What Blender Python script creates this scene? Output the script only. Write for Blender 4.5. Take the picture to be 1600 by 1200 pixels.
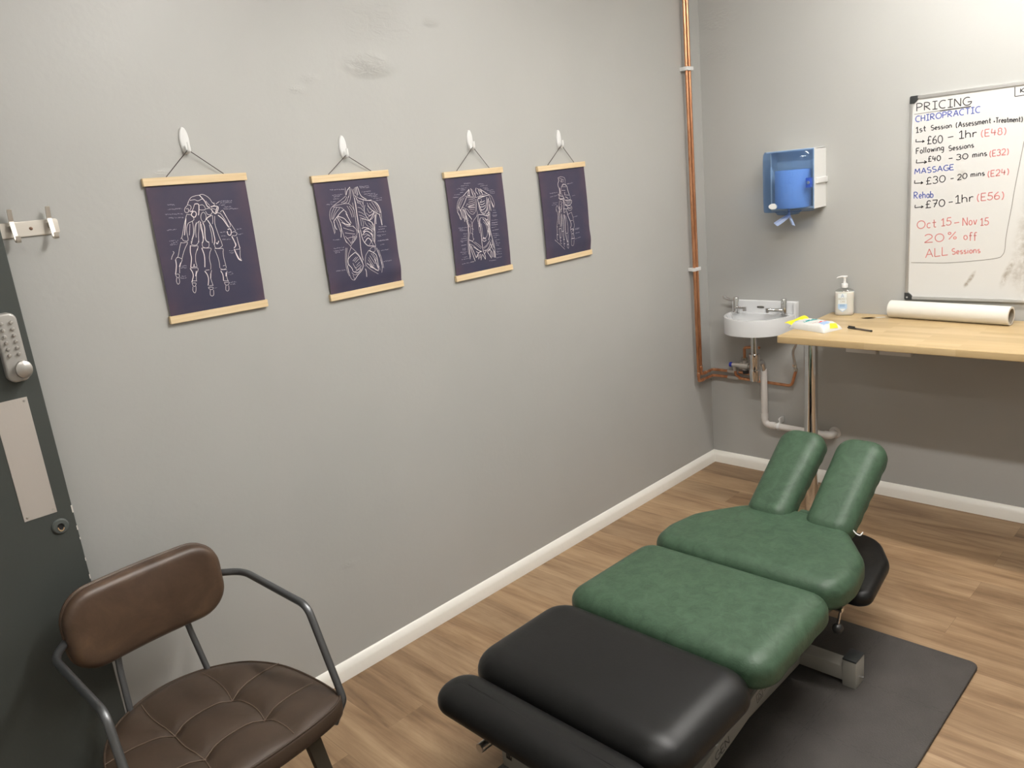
import bpy, bmesh, math, random
from mathutils import Vector, Matrix, Euler
random.seed(7)
PI = math.pi
scene = bpy.context.scene
for _o in list(bpy.data.objects):
    bpy.data.objects.remove(_o)
COL = scene.collection

# ------------------------------------------------------------------ camera
cam_d = bpy.data.cameras.new('camera')
cam = bpy.data.objects.new('camera', cam_d)
COL.objects.link(cam)
cam_d.sensor_width = 36.0
cam_d.lens = 1224.86 / 1600 * 36.0
cam_d.clip_start = 0.02
cam.location = (-3.7702, -2.3009, 1.6876)
cam.rotation_euler = (1.3152, 0.0984, -0.7911)
scene.camera = cam

# ------------------------------------------------------------------ world, exposure
world = bpy.data.worlds.new('world')
scene.world = world
world.use_nodes = True
world.node_tree.nodes['Background'].inputs[0].default_value = (1, .95, .88, 1)
world.node_tree.nodes['Background'].inputs[1].default_value = 0.05
scene.view_settings.view_transform = 'Standard'
scene.view_settings.look = 'None'
scene.view_settings.gamma = 1.0
scene.view_settings.use_curve_mapping = False
scene.view_settings.exposure = 0.0
# two ceiling battens plus an added fill lamp: (x, y from, y to, emission)
BATTENS = [(-0.80, -2.45, -0.95, 108.0), (-2.30, -2.45, -0.95, 154.0), (-3.75, -2.45, -0.95, 26.0)]
LAMP_COLOUR = (1.0, 0.972, 0.932)
CEIL = 2.72

# ------------------------------------------------------------------ helpers
ROOTM = {}

def mk(name, fn):
    m = bpy.data.materials.new(name)
    m.use_nodes = True
    nt = m.node_tree
    b = nt.nodes['Principled BSDF']
    fn(nt, b)
    return m

def setp(b, **k):
    names = dict(col='Base Color', rough='Roughness', metal='Metallic', spec='Specular IOR Level', trans='Transmission Weight',
                 ior='IOR', coat='Coat Weight', coatr='Coat Roughness', sub='Subsurface Weight', emc='Emission Color', ems='Emission Strength', alpha='Alpha', sheen='Sheen Weight')
    for a, v in k.items():
        if a in ('col', 'emc') and len(v) == 3:
            v = (*v, 1)
        b.inputs[names[a]].default_value = v

def node(nt, t, **k):
    n = nt.nodes.new(t)
    for a, v in k.items():
        setattr(n, a, v)
    return n

def coords(nt, scale=(1, 1, 1), rot=(0, 0, 0), loc=(0, 0, 0)):
    tc = node(nt, 'ShaderNodeTexCoord')
    mp = node(nt, 'ShaderNodeMapping')
    mp.inputs['Scale'].default_value = scale
    mp.inputs['Rotation'].default_value = rot
    mp.inputs['Location'].default_value = loc
    nt.links.new(tc.outputs['Object'], mp.inputs['Vector'])
    return mp.outputs['Vector']

def noise(nt, vec, scale, detail=4, rough=.55, dist=0):
    n = node(nt, 'ShaderNodeTexNoise')
    n.inputs['Scale'].default_value = scale
    n.inputs['Detail'].default_value = detail
    n.inputs['Roughness'].default_value = rough
    n.inputs['Distortion'].default_value = dist
    nt.links.new(vec, n.inputs['Vector'])
    return n.outputs['Fac']

def ramp(nt, fac, stops):
    r = node(nt, 'ShaderNodeValToRGB')
    e = r.color_ramp.elements
    e[0].position, e[0].color = stops[0][0], (*stops[0][1], 1)
    e[1].position, e[1].color = stops[-1][0], (*stops[-1][1], 1)
    for p, c in stops[1:-1]:
        q = e.new(p)
        q.color = (*c, 1)
    nt.links.new(fac, r.inputs['Fac'])
    return r.outputs['Color']

def math_n(nt, op, a, b=None, c=None):
    n = node(nt, 'ShaderNodeMath', operation=op)
    for i, v in enumerate((a, b, c)):
        if v is None:
            continue
        if isinstance(v, (int, float)):
            n.inputs[i].default_value = v
        else:
            nt.links.new(v, n.inputs[i])
    return n.outputs[0]

def bump(nt, b, h, strength, dist=.01):
    n = node(nt, 'ShaderNodeBump')
    n.inputs['Strength'].default_value = strength
    n.inputs['Distance'].default_value = dist
    nt.links.new(h, n.inputs['Height'])
    nt.links.new(n.outputs['Normal'], b.inputs['Normal'])

def mixc(nt, fac, a, b, mode='MIX'):
    n = node(nt, 'ShaderNodeMix', data_type='RGBA', blend_type=mode)
    for i, v in ((0, fac), (6, a), (7, b)):
        if isinstance(v, (int, float)):
            n.inputs[i].default_value = v
        elif isinstance(v, tuple):
            n.inputs[i].default_value = (*v, 1)
        else:
            nt.links.new(v, n.inputs[i])
    return n.outputs[2]

def thing(name, label, cat, loc=(0, 0, 0), rot=(0, 0, 0), group=None, kind=None):
    o = bpy.data.objects.new(name, None)
    COL.objects.link(o)
    o.empty_display_size = .05
    o.location = loc
    o.rotation_euler = rot
    if kind:
        o['kind'] = kind
    else:
        o['label'] = label
        o['category'] = cat
    if group:
        o['group'] = group
    ROOTM[o] = Matrix.LocRotScale(Vector(loc), Euler(rot), None)
    return o

def tag(o, label, cat, group=None):
    o['label'] = label
    o['category'] = cat
    if group:
        o['group'] = group
    return o

def mesh(name, bm, mat, parent=None, world=True, label=None, sharp=38, kind=None, flat=False, recalc=True):
    """link a bmesh as ONE object; world=True means the vertices are in world space"""
    if parent is not None:
        ROOTM[name, id(bm)] = None
        rm = ROOTM[parent]
        if world:
            bm.transform(rm.inverted())
    if recalc:
        bmesh.ops.recalc_face_normals(bm, faces=bm.faces)
    me = bpy.data.meshes.new(name)
    for f in bm.faces:
        f.smooth = not flat
    bm.to_mesh(me)
    bm.free()
    if not flat and sharp:
        me.set_sharp_from_angle(angle=math.radians(sharp))
    for m in (mat if isinstance(mat, (list, tuple)) else [mat]):
        me.materials.append(m)
    o = bpy.data.objects.new(name, me)
    COL.objects.link(o)
    if parent is not None:
        o.parent = parent
        ROOTM[o] = ROOTM[parent]
    if label:
        o['label'] = label
    if kind:
        o['kind'] = kind
    return o

def mesh_each(name, bm, mat, parent=None, world=True, label=None, **k):
    """one object for every separate piece of the bmesh"""
    left = set(bm.verts)
    out = []
    while left:
        st = [left.pop()]
        isl = set(st)
        while st:
            v = st.pop()
            for e in v.link_edges:
                w = e.other_vert(v)
                if w not in isl:
                    isl.add(w)
                    left.discard(w)
                    st.append(w)
        b2 = bmesh.new()
        mp = {v: b2.verts.new(v.co) for v in isl}
        for f in {f for v in isl for f in v.link_faces}:
            b2.faces.new([mp[v] for v in f.verts])
        out.append(mesh(name, b2, mat, parent, world, label, **k))
    bm.free()
    return out

def box(bm, x0, x1, y0, y1, z0, z1, bev=0, seg=2, M=None):
    vs = [bm.verts.new((x, y, z)) for x in (x0, x1) for y in (y0, y1) for z in (z0, z1)]
    F = [(0, 1, 3, 2), (4, 6, 7, 5), (0, 4, 5, 1), (2, 3, 7, 6), (0, 2, 6, 4), (1, 5, 7, 3)]
    fs = [bm.faces.new([vs[i] for i in f]) for f in F]
    bmesh.ops.recalc_face_normals(bm, faces=fs)
    geo = set(vs)
    if bev:
        es = list({e for v in vs for e in v.link_edges})
        r = bmesh.ops.bevel(bm, geom=es, offset=bev, segments=seg, profile=.6, affect='EDGES')
        geo = {v for f in r['faces'] for v in f.verts} | {v for v in vs if v.is_valid}
    if M is not None:
        bmesh.ops.transform(bm, matrix=M, verts=list(geo))
    return geo

def catmull(P, n=8, closed=False):
    P = [Vector(p) for p in P]
    out = []
    N = len(P)
    rng = range(N) if closed else range(N - 1)
    for i in rng:
        if closed:
            a, b, c, d = P[i - 1], P[i], P[(i + 1) % N], P[(i + 2) % N]
        else:
            a, b, c, d = P[max(i - 1, 0)], P[i], P[i + 1], P[min(i + 2, N - 1)]
        for k in range(n):
            t = k / n
            out.append(.5 * ((2 * b) + (c - a) * t + (2 * a - 5 * b + 4 * c - d) * t * t + (3 * b - a - 3 * c + d) * t ** 3))
    if not closed:
        out.append(P[-1].copy())
    return out

def fillet(P, r, n=6):
    """polyline in 3D with its inner corners rounded to radius r"""
    P = [Vector(p) for p in P]
    out = [P[0]]
    for i in range(1, len(P) - 1):
        a, b, c = P[i - 1], P[i], P[i + 1]
        u, v = (a - b), (c - b)
        ang = u.angle(v)
        rr = r[i - 1] if isinstance(r, (list, tuple)) else r
        d = min(rr / max(math.tan(ang / 2), 1e-4), u.length * .48, v.length * .48)
        p, q = b + u.normalized() * d, b + v.normalized() * d
        for k in range(n + 1):
            t = k / n
            out.append((1 - t) ** 2 * p + 2 * t * (1 - t) * b + t * t * q)
    out.append(P[-1])
    return out

def tube(bm, P, r, seg=12, closed=False, cap=True, sq=1.0, up=None):
    P = [Vector(p) for p in P]
    N = len(P)
    R = r if isinstance(r, (list, tuple)) else [r] * N
    rings = []
    nrm = None
    for i in range(N):
        if closed:
            t = (P[(i + 1) % N] - P[i - 1]).normalized()
        else:
            t = (P[min(i + 1, N - 1)] - P[max(i - 1, 0)]).normalized()
        if nrm is None:
            ref = Vector(up) if up else (Vector((0, 0, 1)) if abs(t.z) < .9 else Vector((1, 0, 0)))
            nrm = (ref - t * ref.dot(t)).normalized()
        else:
            nrm = (nrm - t * nrm.dot(t)).normalized()
        bn = t.cross(nrm)
        rings.append([bm.verts.new(P[i] + R[i] * (math.cos(2 * PI * k / seg) * nrm + sq * math.sin(2 * PI * k / seg) * bn)) for k in range(seg)])
    for i in range(N if closed else N - 1):
        a, b = rings[i], rings[(i + 1) % N]
        for k in range(seg):
            bm.faces.new((a[k], a[(k + 1) % seg], b[(k + 1) % seg], b[k]))
    if cap and not closed:
        bm.faces.new(rings[0])
        bm.faces.new(rings[-1])

def lathe(bm, prof, M=None, seg=24, sx=1, sy=1, cap=True):
    """prof = (radius, height) pairs about local z"""
    rings = []
    for r, h in prof:
        if r < 1e-6:
            rings.append([bm.verts.new((0, 0, h))])
        else:
            rings.append([bm.verts.new((r * sx * math.cos(2 * PI * k / seg), r * sy * math.sin(2 * PI * k / seg), h)) for k in range(seg)])
    for a, b in zip(rings[:-1], rings[1:]):
        for k in range(seg):
            q = [a[k % len(a)], a[(k + 1) % len(a)], b[(k + 1) % len(b)], b[k % len(b)]]
            q = list(dict.fromkeys(q))
            if len(q) > 2:
                bm.faces.new(q)
    for g in (rings[0], rings[-1]):
        if cap and len(g) > 2:
            bm.faces.new(g)
    if M is not None:
        bmesh.ops.transform(bm, matrix=M, verts=[v for g in rings for v in g])

def align(p, d):
    """matrix taking local z to direction d at point p"""
    d = Vector(d).normalized()
    return Matrix.Translation(Vector(p)) @ d.to_track_quat('Z', 'Y').to_matrix().to_4x4()

def rpoly(P, r, n=6):
    """closed 2D outline with rounded corners"""
    out = []
    N = len(P)
    for i in range(N):
        a, b, c = Vector(P[i - 1]), Vector(P[i]), Vector(P[(i + 1) % N])
        u, v = a - b, c - b
        rr = r[i] if isinstance(r, (list, tuple)) else r
        ang = u.angle(v)
        d = min(rr / max(math.tan(ang / 2), 1e-4), u.length * .48, v.length * .48)
        p, q = b + u.normalized() * d, b + v.normalized() * d
        if ang > 3.1:
            out.append(b)
            continue
        # true circular arc between the two tangent points
        cc = b + (u.normalized() + v.normalized()).normalized() * (d / math.cos(ang / 2))
        e0, e1 = p - cc, q - cc
        th = e0.angle(e1)
        for k in range(n + 1):
            t = k / n
            out.append(cc + (e0 * math.sin((1 - t) * th) + e1 * math.sin(t * th)) / math.sin(th))
    return out

def resample(P, step):
    P = [Vector(p) for p in P]
    L = [0]
    N = len(P)
    for i in range(N):
        L.append(L[-1] + (P[(i + 1) % N] - P[i]).length)
    n = max(12, int(L[-1] / step))
    out = []
    j = 0
    for k in range(n):
        s = L[-1] * k / n
        while L[j + 1] < s:
            j += 1
        t = (s - L[j]) / max(L[j + 1] - L[j], 1e-9)
        out.append(P[j].lerp(P[(j + 1) % N], t))
    return out

def cushion(bm, outline, z0, z1, r, dome=0, rb=None, nr=6, rings=7, fn=None, M=None, centre=None, rx=None):
    """padded slab: rounded lower and upper edges and a gently domed top"""
    rb = r if rb is None else rb
    rx = r if rx is None else rx
    P = [Vector((p[0], p[1])) for p in outline]
    N = len(P)
    area = sum(P[i - 1].x * P[i].y - P[i].x * P[i - 1].y for i in range(N))
    if area < 0:
        P.reverse()
    nor = []
    for i in range(N):
        t = P[(i + 1) % N] - P[i - 1]
        nor.append(Vector((-t.y, t.x)).normalized())
    c = Vector(centre) if centre else sum(P, Vector((0, 0))) / N
    loops = []
    def loop(pts, zf):
        loops.append([bm.verts.new((p.x, p.y, zf(p) if callable(zf) else zf)) for p in pts])
    Q = [P[i] + nor[i] * rb for i in range(N)]
    for s in (.35, .75):
        loop([c + (q - c) * s for q in Q], z0)
    for k in range(nr + 1):
        a = PI / 2 * k / nr
        loop([P[i] + nor[i] * rb * (1 - math.sin(a)) for i in range(N)], z0 + rb * (1 - math.cos(a)))
    bx = [min(p.x for p in P), max(p.x for p in P), min(p.y for p in P), max(p.y for p in P)]
    mid, hal = Vector(((bx[0] + bx[1]) / 2, (bx[2] + bx[3]) / 2)), Vector(((bx[1] - bx[0]) / 2, (bx[3] - bx[2]) / 2))
    def crown(p):
        u, v = (p.x - mid.x) / hal.x, (p.y - mid.y) / hal.y
        return dome * max(0, 1 - u * u) ** 1.5 * max(0, 1 - v * v) ** 1.5
    for k in range(nr + 1):
        a = PI / 2 * k / nr
        loop([P[i] + nor[i] * rx * (1 - math.cos(a)) for i in range(N)], lambda p, a=a: z1 - r + (r + crown(p)) * math.sin(a))
    Q = [P[i] + nor[i] * rx for i in range(N)]
    for k in range(1, rings):
        s = 1 - k / rings
        loop([c + (q - c) * s for q in Q], lambda p: z1 + crown(p))
    for a, b in zip(loops[:-1], loops[1:]):
        for i in range(N):
            bm.faces.new((a[i], a[(i + 1) % N], b[(i + 1) % N], b[i]))
    for g, z in ((loops[0], z0), (loops[-1], z1 + crown(c))):
        v = bm.verts.new((c.x, c.y, z))
        for i in range(N):
            bm.faces.new((g[i], g[(i + 1) % N], v))
    vs = [v for g in loops for v in g]
    allv = set(vs) | {v for g in (loops[0], loops[-1]) for w in g for f in w.link_faces for v in f.verts}
    if fn:
        for v in allv:
            v.co = fn(v.co)
    if M is not None:
        bmesh.ops.transform(bm, matrix=M, verts=list(allv))

def slab(name, outer, holes, z0, z1, bev, mat, parent=None, world=True, M=None, **kw):
    """flat plate of any outline, with holes, rounded edges; built from a filled curve and turned into a mesh"""
    cu = bpy.data.curves.new('tmp', 'CURVE')
    cu.dimensions = '2D'
    cu.fill_mode = 'BOTH'
    for P in [outer] + list(holes):
        s = cu.splines.new('POLY')
        s.points.add(len(P) - 1)
        for q, p in zip(s.points, P):
            q.co = (p[0], p[1], 0, 1)
        s.use_cyclic_u = True
    cu.extrude = (z1 - z0) / 2 - bev
    cu.bevel_depth = bev
    cu.bevel_resolution = 3
    cu.offset = -bev
    o = bpy.data.objects.new('tmp', cu)
    COL.objects.link(o)
    dg = bpy.context.evaluated_depsgraph_get()
    me = bpy.data.meshes.new_from_object(o.evaluated_get(dg))
    bm = bmesh.new()
    bm.from_mesh(me)
    bpy.data.objects.remove(o)
    bpy.data.curves.remove(cu)
    bpy.data.meshes.remove(me)
    bmesh.ops.remove_doubles(bm, verts=bm.verts, dist=1e-5)
    bmesh.ops.translate(bm, vec=(0, 0, (z0 + z1) / 2), verts=bm.verts)
    if M is not None:
        bm.transform(M)
    return mesh(name, bm, mat, parent, world, **kw)

def ribbon(bm, P, w, nrm, off=None):
    """flat pen stroke of width w along P, lying in the plane with normal nrm"""
    P = [Vector(p) for p in P]
    if len(P) < 2:
        return
    nrm = Vector(nrm)
    prev = None
    for i in range(len(P)):
        t = (P[min(i + 1, len(P) - 1)] - P[max(i - 1, 0)])
        if t.length < 1e-7:
            continue
        s = nrm.cross(t.normalized()) * w / 2
        a, b = bm.verts.new(P[i] + s), bm.verts.new(P[i] - s)
        if prev:
            bm.faces.new((prev[0], a, b, prev[1]))
        prev = (a, b)

def ellipse(a, b, n=32, cx=0, cy=0):
    return [(cx + a * math.cos(2 * PI * k / n), cy + b * math.sin(2 * PI * k / n)) for k in range(n)]

# ------------------------------------------------------------------ materials
def plain(name, **k):
    return mk(name, lambda nt, b: setp(b, **k))

def f_wall(nt, b):
    v = coords(nt)
    big = noise(nt, v, 1.3, 3)
    c = ramp(nt, big, [(.3, (.392, .391, .373)), (.7, (.420, .418, .399))])
    nt.links.new(c, b.inputs['Base Color'])
    setp(b, rough=.42, spec=.4)
    orange = noise(nt, v, 55, 3)
    lump = noise(nt, v, 4.5, 4, .6)
    # filled plaster dents of the painted wall, each at its own place
    h = math_n(nt, 'ADD', math_n(nt, 'MULTIPLY', orange, .10), math_n(nt, 'MULTIPLY', lump, .55))
    tc = node(nt, 'ShaderNodeTexCoord')
    for (px, py, pz, rad, amp, ns) in WALL_DENTS:
        d = node(nt, 'ShaderNodeVectorMath', operation='DISTANCE')
        sq = node(nt, 'ShaderNodeVectorMath', operation='MULTIPLY')
        nt.links.new(tc.outputs['Object'], sq.inputs[0])
        sq.inputs[1].default_value = (1, 1, 2.4)
        nt.links.new(sq.outputs[0], d.inputs[0])
        d.inputs[1].default_value = (px, py, pz * 2.4)
        m = node(nt, 'ShaderNodeMapRange')
        m.inputs[1].default_value = 0
        m.inputs[2].default_value = rad
        m.inputs[3].default_value = 1
        m.inputs[4].default_value = 0
        m.interpolation_type = 'SMOOTHSTEP'
        nt.links.new(d.outputs['Value'], m.inputs[0])
        nn = noise(nt, coords(nt, (1, 1, 2.6)), ns, 4, .6, 1.0)
        h = math_n(nt, 'ADD', h, math_n(nt, 'MULTIPLY', math_n(nt, 'MULTIPLY', m.outputs[0], nn), amp))
    bump(nt, b, h, .35, .012)

WALL_DENTS = [(-2.075, 0, 2.105, .12, 4.2, 13), (-2.02, 0, 2.25, .24, 1.5, 16), (-1.78, 0, 2.255, .05, 1.2, 30), (-2.31, 0, 2.06, .05, .9, 45), (-2.36, 0, 2.025, .04, .9, 50), (0, -.11, 2.2, .16, 2.0, 25), (0, -.10, 2.35, .16, 2.0, 25), (-2.45, 0, .42, .05, .8, 45), (-2.83, 0, 1.80, .04, 1.0, 45)]
WALL = mk('wall_paint', f_wall)
WHITE = mk('white_gloss_paint', lambda nt, b: (setp(b, col=(.84, .82, .76), rough=.3), bump(nt, b, noise(nt, coords(nt), 25, 3), .08)))
CEILM = plain('ceiling_white', col=(.78, .77, .74), rough=.9)

def f_floor(nt, b):
    # oak-look vinyl planks running along y
    v = coords(nt)
    sep = node(nt, 'ShaderNodeSeparateXYZ')
    nt.links.new(v, sep.inputs[0])
    com = node(nt, 'ShaderNodeCombineXYZ')
    nt.links.new(math_n(nt, 'ADD', sep.outputs[1], .35), com.inputs[0])
    nt.links.new(math_n(nt, 'ADD', sep.outputs[0], .03), com.inputs[1])
    br = node(nt, 'ShaderNodeTexBrick')
    br.offset = .37
    br.offset_frequency = 2
    for k, val in (('Scale', 1), ('Mortar Size', .0006), ('Mortar Smooth', .2), ('Bias', 0), ('Brick Width', 1.2), ('Row Height', .152)):
        br.inputs[k].default_value = val
    br.inputs['Color1'].default_value = (0, 0, 0, 1)
    br.inputs['Color2'].default_value = (1, 1, 1, 1)
    br.inputs['Mortar'].default_value = (.5, .5, .5, 1)
    nt.links.new(com.outputs[0], br.inputs['Vector'])
    # each plank shifts the grain pattern
    sh = node(nt, 'ShaderNodeVectorMath', operation='MULTIPLY_ADD')
    nt.links.new(br.outputs['Color'], sh.inputs[0])
    sh.inputs[1].default_value = (3.1, 7.3, 0)
    nt.links.new(v, sh.inputs[2])
    def st(sc):
        m = node(nt, 'ShaderNodeMapping')
        m.inputs['Scale'].default_value = sc
        nt.links.new(sh.outputs[0], m.inputs['Vector'])
        return m.outputs[0]
    g1 = noise(nt, st((15, 1.2, 1)), 1, 6, .58, .8)
    g2 = noise(nt, st((120, 5, 1)), 1, 4, .6)
    g3 = noise(nt, st((5, 1.6, 1)), 1, 4, .6, 1.8)
    mixg = math_n(nt, 'ADD', math_n(nt, 'MULTIPLY', g1, .55), math_n(nt, 'ADD', math_n(nt, 'MULTIPLY', g2, .15), math_n(nt, 'MULTIPLY', g3, .30)))
    c = ramp(nt, mixg, [(.32, (.135, .080, .043)), (.44, (.235, .148, .083)), (.54, (.315, .210, .122)), (.68, (.42, .295, .180))])
    tone = ramp(nt, br.outputs['Color'], [(0, (.86, .84, .82)), (.5, (1, 1, 1)), (1, (1.12, 1.10, 1.06))])
    c2 = mixc(nt, 1.0, c, tone, 'MULTIPLY')
    c3 = mixc(nt, math_n(nt, 'MULTIPLY', br.outputs['Fac'], .45), c2, (.10, .06, .035))
    nt.links.new(c3, b.inputs['Base Color'])
    setp(b, rough=.48, spec=.35)
    bump(nt, b, g2, .06, .004)
FLOOR = mk('oak_plank_floor', f_floor)

def f_beech(nt, b):
    v = coords(nt)
    sep = node(nt, 'ShaderNodeSeparateXYZ')
    nt.links.new(v, sep.inputs[0])
    com = node(nt, 'ShaderNodeCombineXYZ')
    nt.links.new(sep.outputs[1], com.inputs[0])
    nt.links.new(math_n(nt, 'ADD', sep.outputs[0], math_n(nt, 'MULTIPLY', sep.outputs[2], 1.0)), com.inputs[1])
    br = node(nt, 'ShaderNodeTexBrick')
    br.offset = .43
    for k, val in (('Scale', 1), ('Mortar Size', .0002), ('Bias', 0), ('Brick Width', .34), ('Row Height', .041)):
        br.inputs[k].default_value = val
    br.inputs['Color1'].default_value = (0, 0, 0, 1)
    br.inputs['Color2'].default_value = (1, 1, 1, 1)
    br.inputs['Mortar'].default_value = (.4, .4, .4, 1)
    nt.links.new(com.outputs[0], br.inputs['Vector'])
    sh = node(nt, 'ShaderNodeVectorMath', operation='MULTIPLY_ADD')
    nt.links.new(br.outputs['Color'], sh.inputs[0])
    sh.inputs[1].default_value = (2.3, 5.1, 0)
    nt.links.new(v, sh.inputs[2])
    m = node(nt, 'ShaderNodeMapping')
    m.inputs['Scale'].default_value = (60, 4, 60)
    nt.links.new(sh.outputs[0], m.inputs['Vector'])
    g = noise(nt, m.outputs[0], 1, 4, .6, .3)
    f = math_n(nt, 'ADD', math_n(nt, 'MULTIPLY', g, .5), math_n(nt, 'MULTIPLY', br.outputs['Color'], .5))
    c = ramp(nt, f, [(.12, (.42, .30, .145)), (.5, (.505, .365, .19)), (.85, (.58, .44, .25))])
    nt.links.new(c, b.inputs['Base Color'])
    setp(b, rough=.36, spec=.4)
BEECH = mk('beech_block', f_beech)

def wood_bar(nt, b):
    v = coords(nt, (4, 60, 60))
    c = ramp(nt, noise(nt, v, 1, 4, .6, .4), [(.3, (.62, .46, .26)), (.7, (.78, .62, .40))])
    nt.links.new(c, b.inputs['Base Color'])
    setp(b, rough=.55)
PINE = mk('pale_pine', wood_bar)

def f_vinyl(col_a, col_b, rough, bscale, bstr):
    def f(nt, b):
        v = coords(nt)
        c = ramp(nt, noise(nt, v, 26, 6, .7, .8), [(.34, col_a), (.66, col_b)])
        nt.links.new(c, b.inputs['Base Color'])
        setp(b, spec=.34)
        vo = node(nt, 'ShaderNodeTexVoronoi', feature='SMOOTH_F1')
        vo.inputs['Scale'].default_value = bscale
        nt.links.new(v, vo.inputs['Vector'])
        cre = noise(nt, coords(nt, (70, 30, 60)), 1, 5, .65, 1.2)
        h = math_n(nt, 'ADD', math_n(nt, 'MULTIPLY', vo.outputs['Distance'], .35), math_n(nt, 'MULTIPLY', cre, .65))
        bump(nt, b, h, bstr, .004)
        rr = math_n(nt, 'MULTIPLY_ADD', cre, .14, rough - .07)
        nt.links.new(rr, b.inputs['Roughness'])
    return f
GREEN = mk('green_vinyl', f_vinyl((.030, .060, .034), (.052, .096, .057), .43, 160, .30))
BLACKV = mk('black_vinyl', f_vinyl((.0040, .0040, .0039), (.0052, .0051, .0050), .40, 300, .06))
def f_leather(nt, b):
    v = coords(nt)
    c = ramp(nt, noise(nt, v, 9, 5, .65, .6), [(.30, (.056, .033, .021)), (.55, (.082, .050, .032)), (.8, (.125, .074, .042))])
    nt.links.new(c, b.inputs['Base Color'])
    setp(b, rough=.40, spec=.42)
    bump(nt, b, noise(nt, v, 130, 5, .7), .10, .003)
LEATHER = mk('brown_leather', f_leather)
def f_leather2(nt, b):
    v = coords(nt)
    c = ramp(nt, noise(nt, v, 12, 5, .65, .6), [(.30, (.046, .030, .020)), (.75, (.064, .042, .028))])
    nt.links.new(c, b.inputs['Base Color'])
    setp(b, rough=.48, spec=.36)
    bump(nt, b, noise(nt, v, 150, 5, .7), .08, .003)
LEATHER2 = mk('dark_brown_leather', f_leather2)
STITCH = plain('seam_thread', col=(.135, .092, .064), rough=.7)
GUN = mk('raw_steel_tube', lambda nt, b: (setp(b, col=(.16, .165, .17), metal=.85, rough=.38), bump(nt, b, noise(nt, coords(nt), 40, 3), .05)))
BRONZE = plain('bronzed_steel', col=(.085, .070, .050), metal=.6, rough=.5)
DOORM = mk('dark_green_grey_paint', lambda nt, b: (setp(b, col=(.052, .058, .053), rough=.52, spec=.35), bump(nt, b, noise(nt, coords(nt), 14, 5, .65), .12, .01)))
STEEL = mk('brushed_steel', lambda nt, b: (setp(b, col=(.62, .58, .52), metal=.75, rough=.45), bump(nt, b, noise(nt, coords(nt, (6, 6, 300)), 1, 2), .05)))
SATIN = plain('satin_nickel', col=(.55, .53, .50), metal=.9, rough=.35)
PLATE = mk('aluminium_plate', lambda nt, b: (setp(b, col=(.50, .46, .42), metal=.35, rough=.55), bump(nt, b, noise(nt, coords(nt, (250, 30, 4)), 1, 3), .04)))
CHROME = plain('chrome', col=(.72, .72, .72), metal=1.0, rough=.08)
COPPER = mk('copper', lambda nt, b: (nt.links.new(ramp(nt, noise(nt, coords(nt, (30, 30, 8)), 1, 4), [(.35, (.50, .22, .11)), (.65, (.74, .38, .21))]), b.inputs['Base Color']), setp(b, metal=.9, rough=.33)))
SOLDER = plain('bright_solder', col=(.75, .68, .58), metal=1, rough=.25)
PLASTW = plain('white_plastic', col=(.70, .70, .69), rough=.35)
PVCW = plain('waste_pipe_white', col=(.62, .59, .56), rough=.4)
CERAM = plain('white_ceramic', col=(.66, .665, .67), rough=.12, spec=.5)
DARK = plain('dark_hole', col=(.012, .012, .012), rough=.7)
BLACKP = plain('black_plastic', col=(.018, .018, .018), rough=.35)
BLACKC = plain('black_cap', col=(.022, .024, .024), rough=.42)
FRAMEG = mk('grey_powder_coat', lambda nt, b: (setp(b, col=(.30, .285, .25), rough=.45), bump(nt, b, noise(nt, coords(nt), 300, 2), .04)))
FRAMED = plain('dark_grey_steel', col=(.06, .058, .055), rough=.5, metal=.3)
BLUEP = plain('blue_knob', col=(.02, .04, .35), rough=.4)
ALU = plain('anodised_aluminium', col=(.62, .61, .59), metal=.85, rough=.35)
PAPERB = mk('blue_tissue', lambda nt, b: (setp(b, col=(.33, .45, .74), rough=.85), bump(nt, b, noise(nt, coords(nt), 120, 3), .2)))
PAPERT = plain('blue_tissue_tail', col=(.52, .62, .86), rough=.85)
PAPERW = mk('white_paper', lambda nt, b: (setp(b, col=(.68, .66, .60), rough=.75), bump(nt, b, noise(nt, coords(nt), 30, 3), .08)))
CARD = plain('grey_card_core', col=(.30, .26, .20), rough=.9)
STRING = plain('dark_cord', col=(.05, .035, .032), rough=.8)
INK = plain('pale_print', col=(.72, .66, .66), rough=.7)
INK2 = plain('faint_print', col=(.32, .30, .36), rough=.7)
def f_poster(nt, b):
    tc = node(nt, 'ShaderNodeTexCoord')
    sep = node(nt, 'ShaderNodeSeparateXYZ')
    nt.links.new(tc.outputs['Object'], sep.inputs[0])
    ex = math_n(nt, 'ABSOLUTE', sep.outputs[0])
    edge = node(nt, 'ShaderNodeMapRange')
    edge.inputs[1].default_value = .10
    edge.inputs[2].default_value = .15
    nt.links.new(ex, edge.inputs[0])
    n = noise(nt, tc.outputs['Object'], 7, 4, .6, .5)
    base = ramp(nt, n, [(.3, (.040, .041, .073)), (.7, (.057, .046, .074))])
    f = math_n(nt, 'MULTIPLY', edge.outputs[0], math_n(nt, 'MULTIPLY', n, .9))
    c = mixc(nt, f, base, (.095, .058, .078))
    nt.links.new(c, b.inputs['Base Color'])
    setp(b, rough=.6, spec=.25)
    bump(nt, b, noise(nt, tc.outputs['Object'], 12, 3), .08, .01)
POSTER = mk('navy_print_paper', f_poster)
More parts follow.
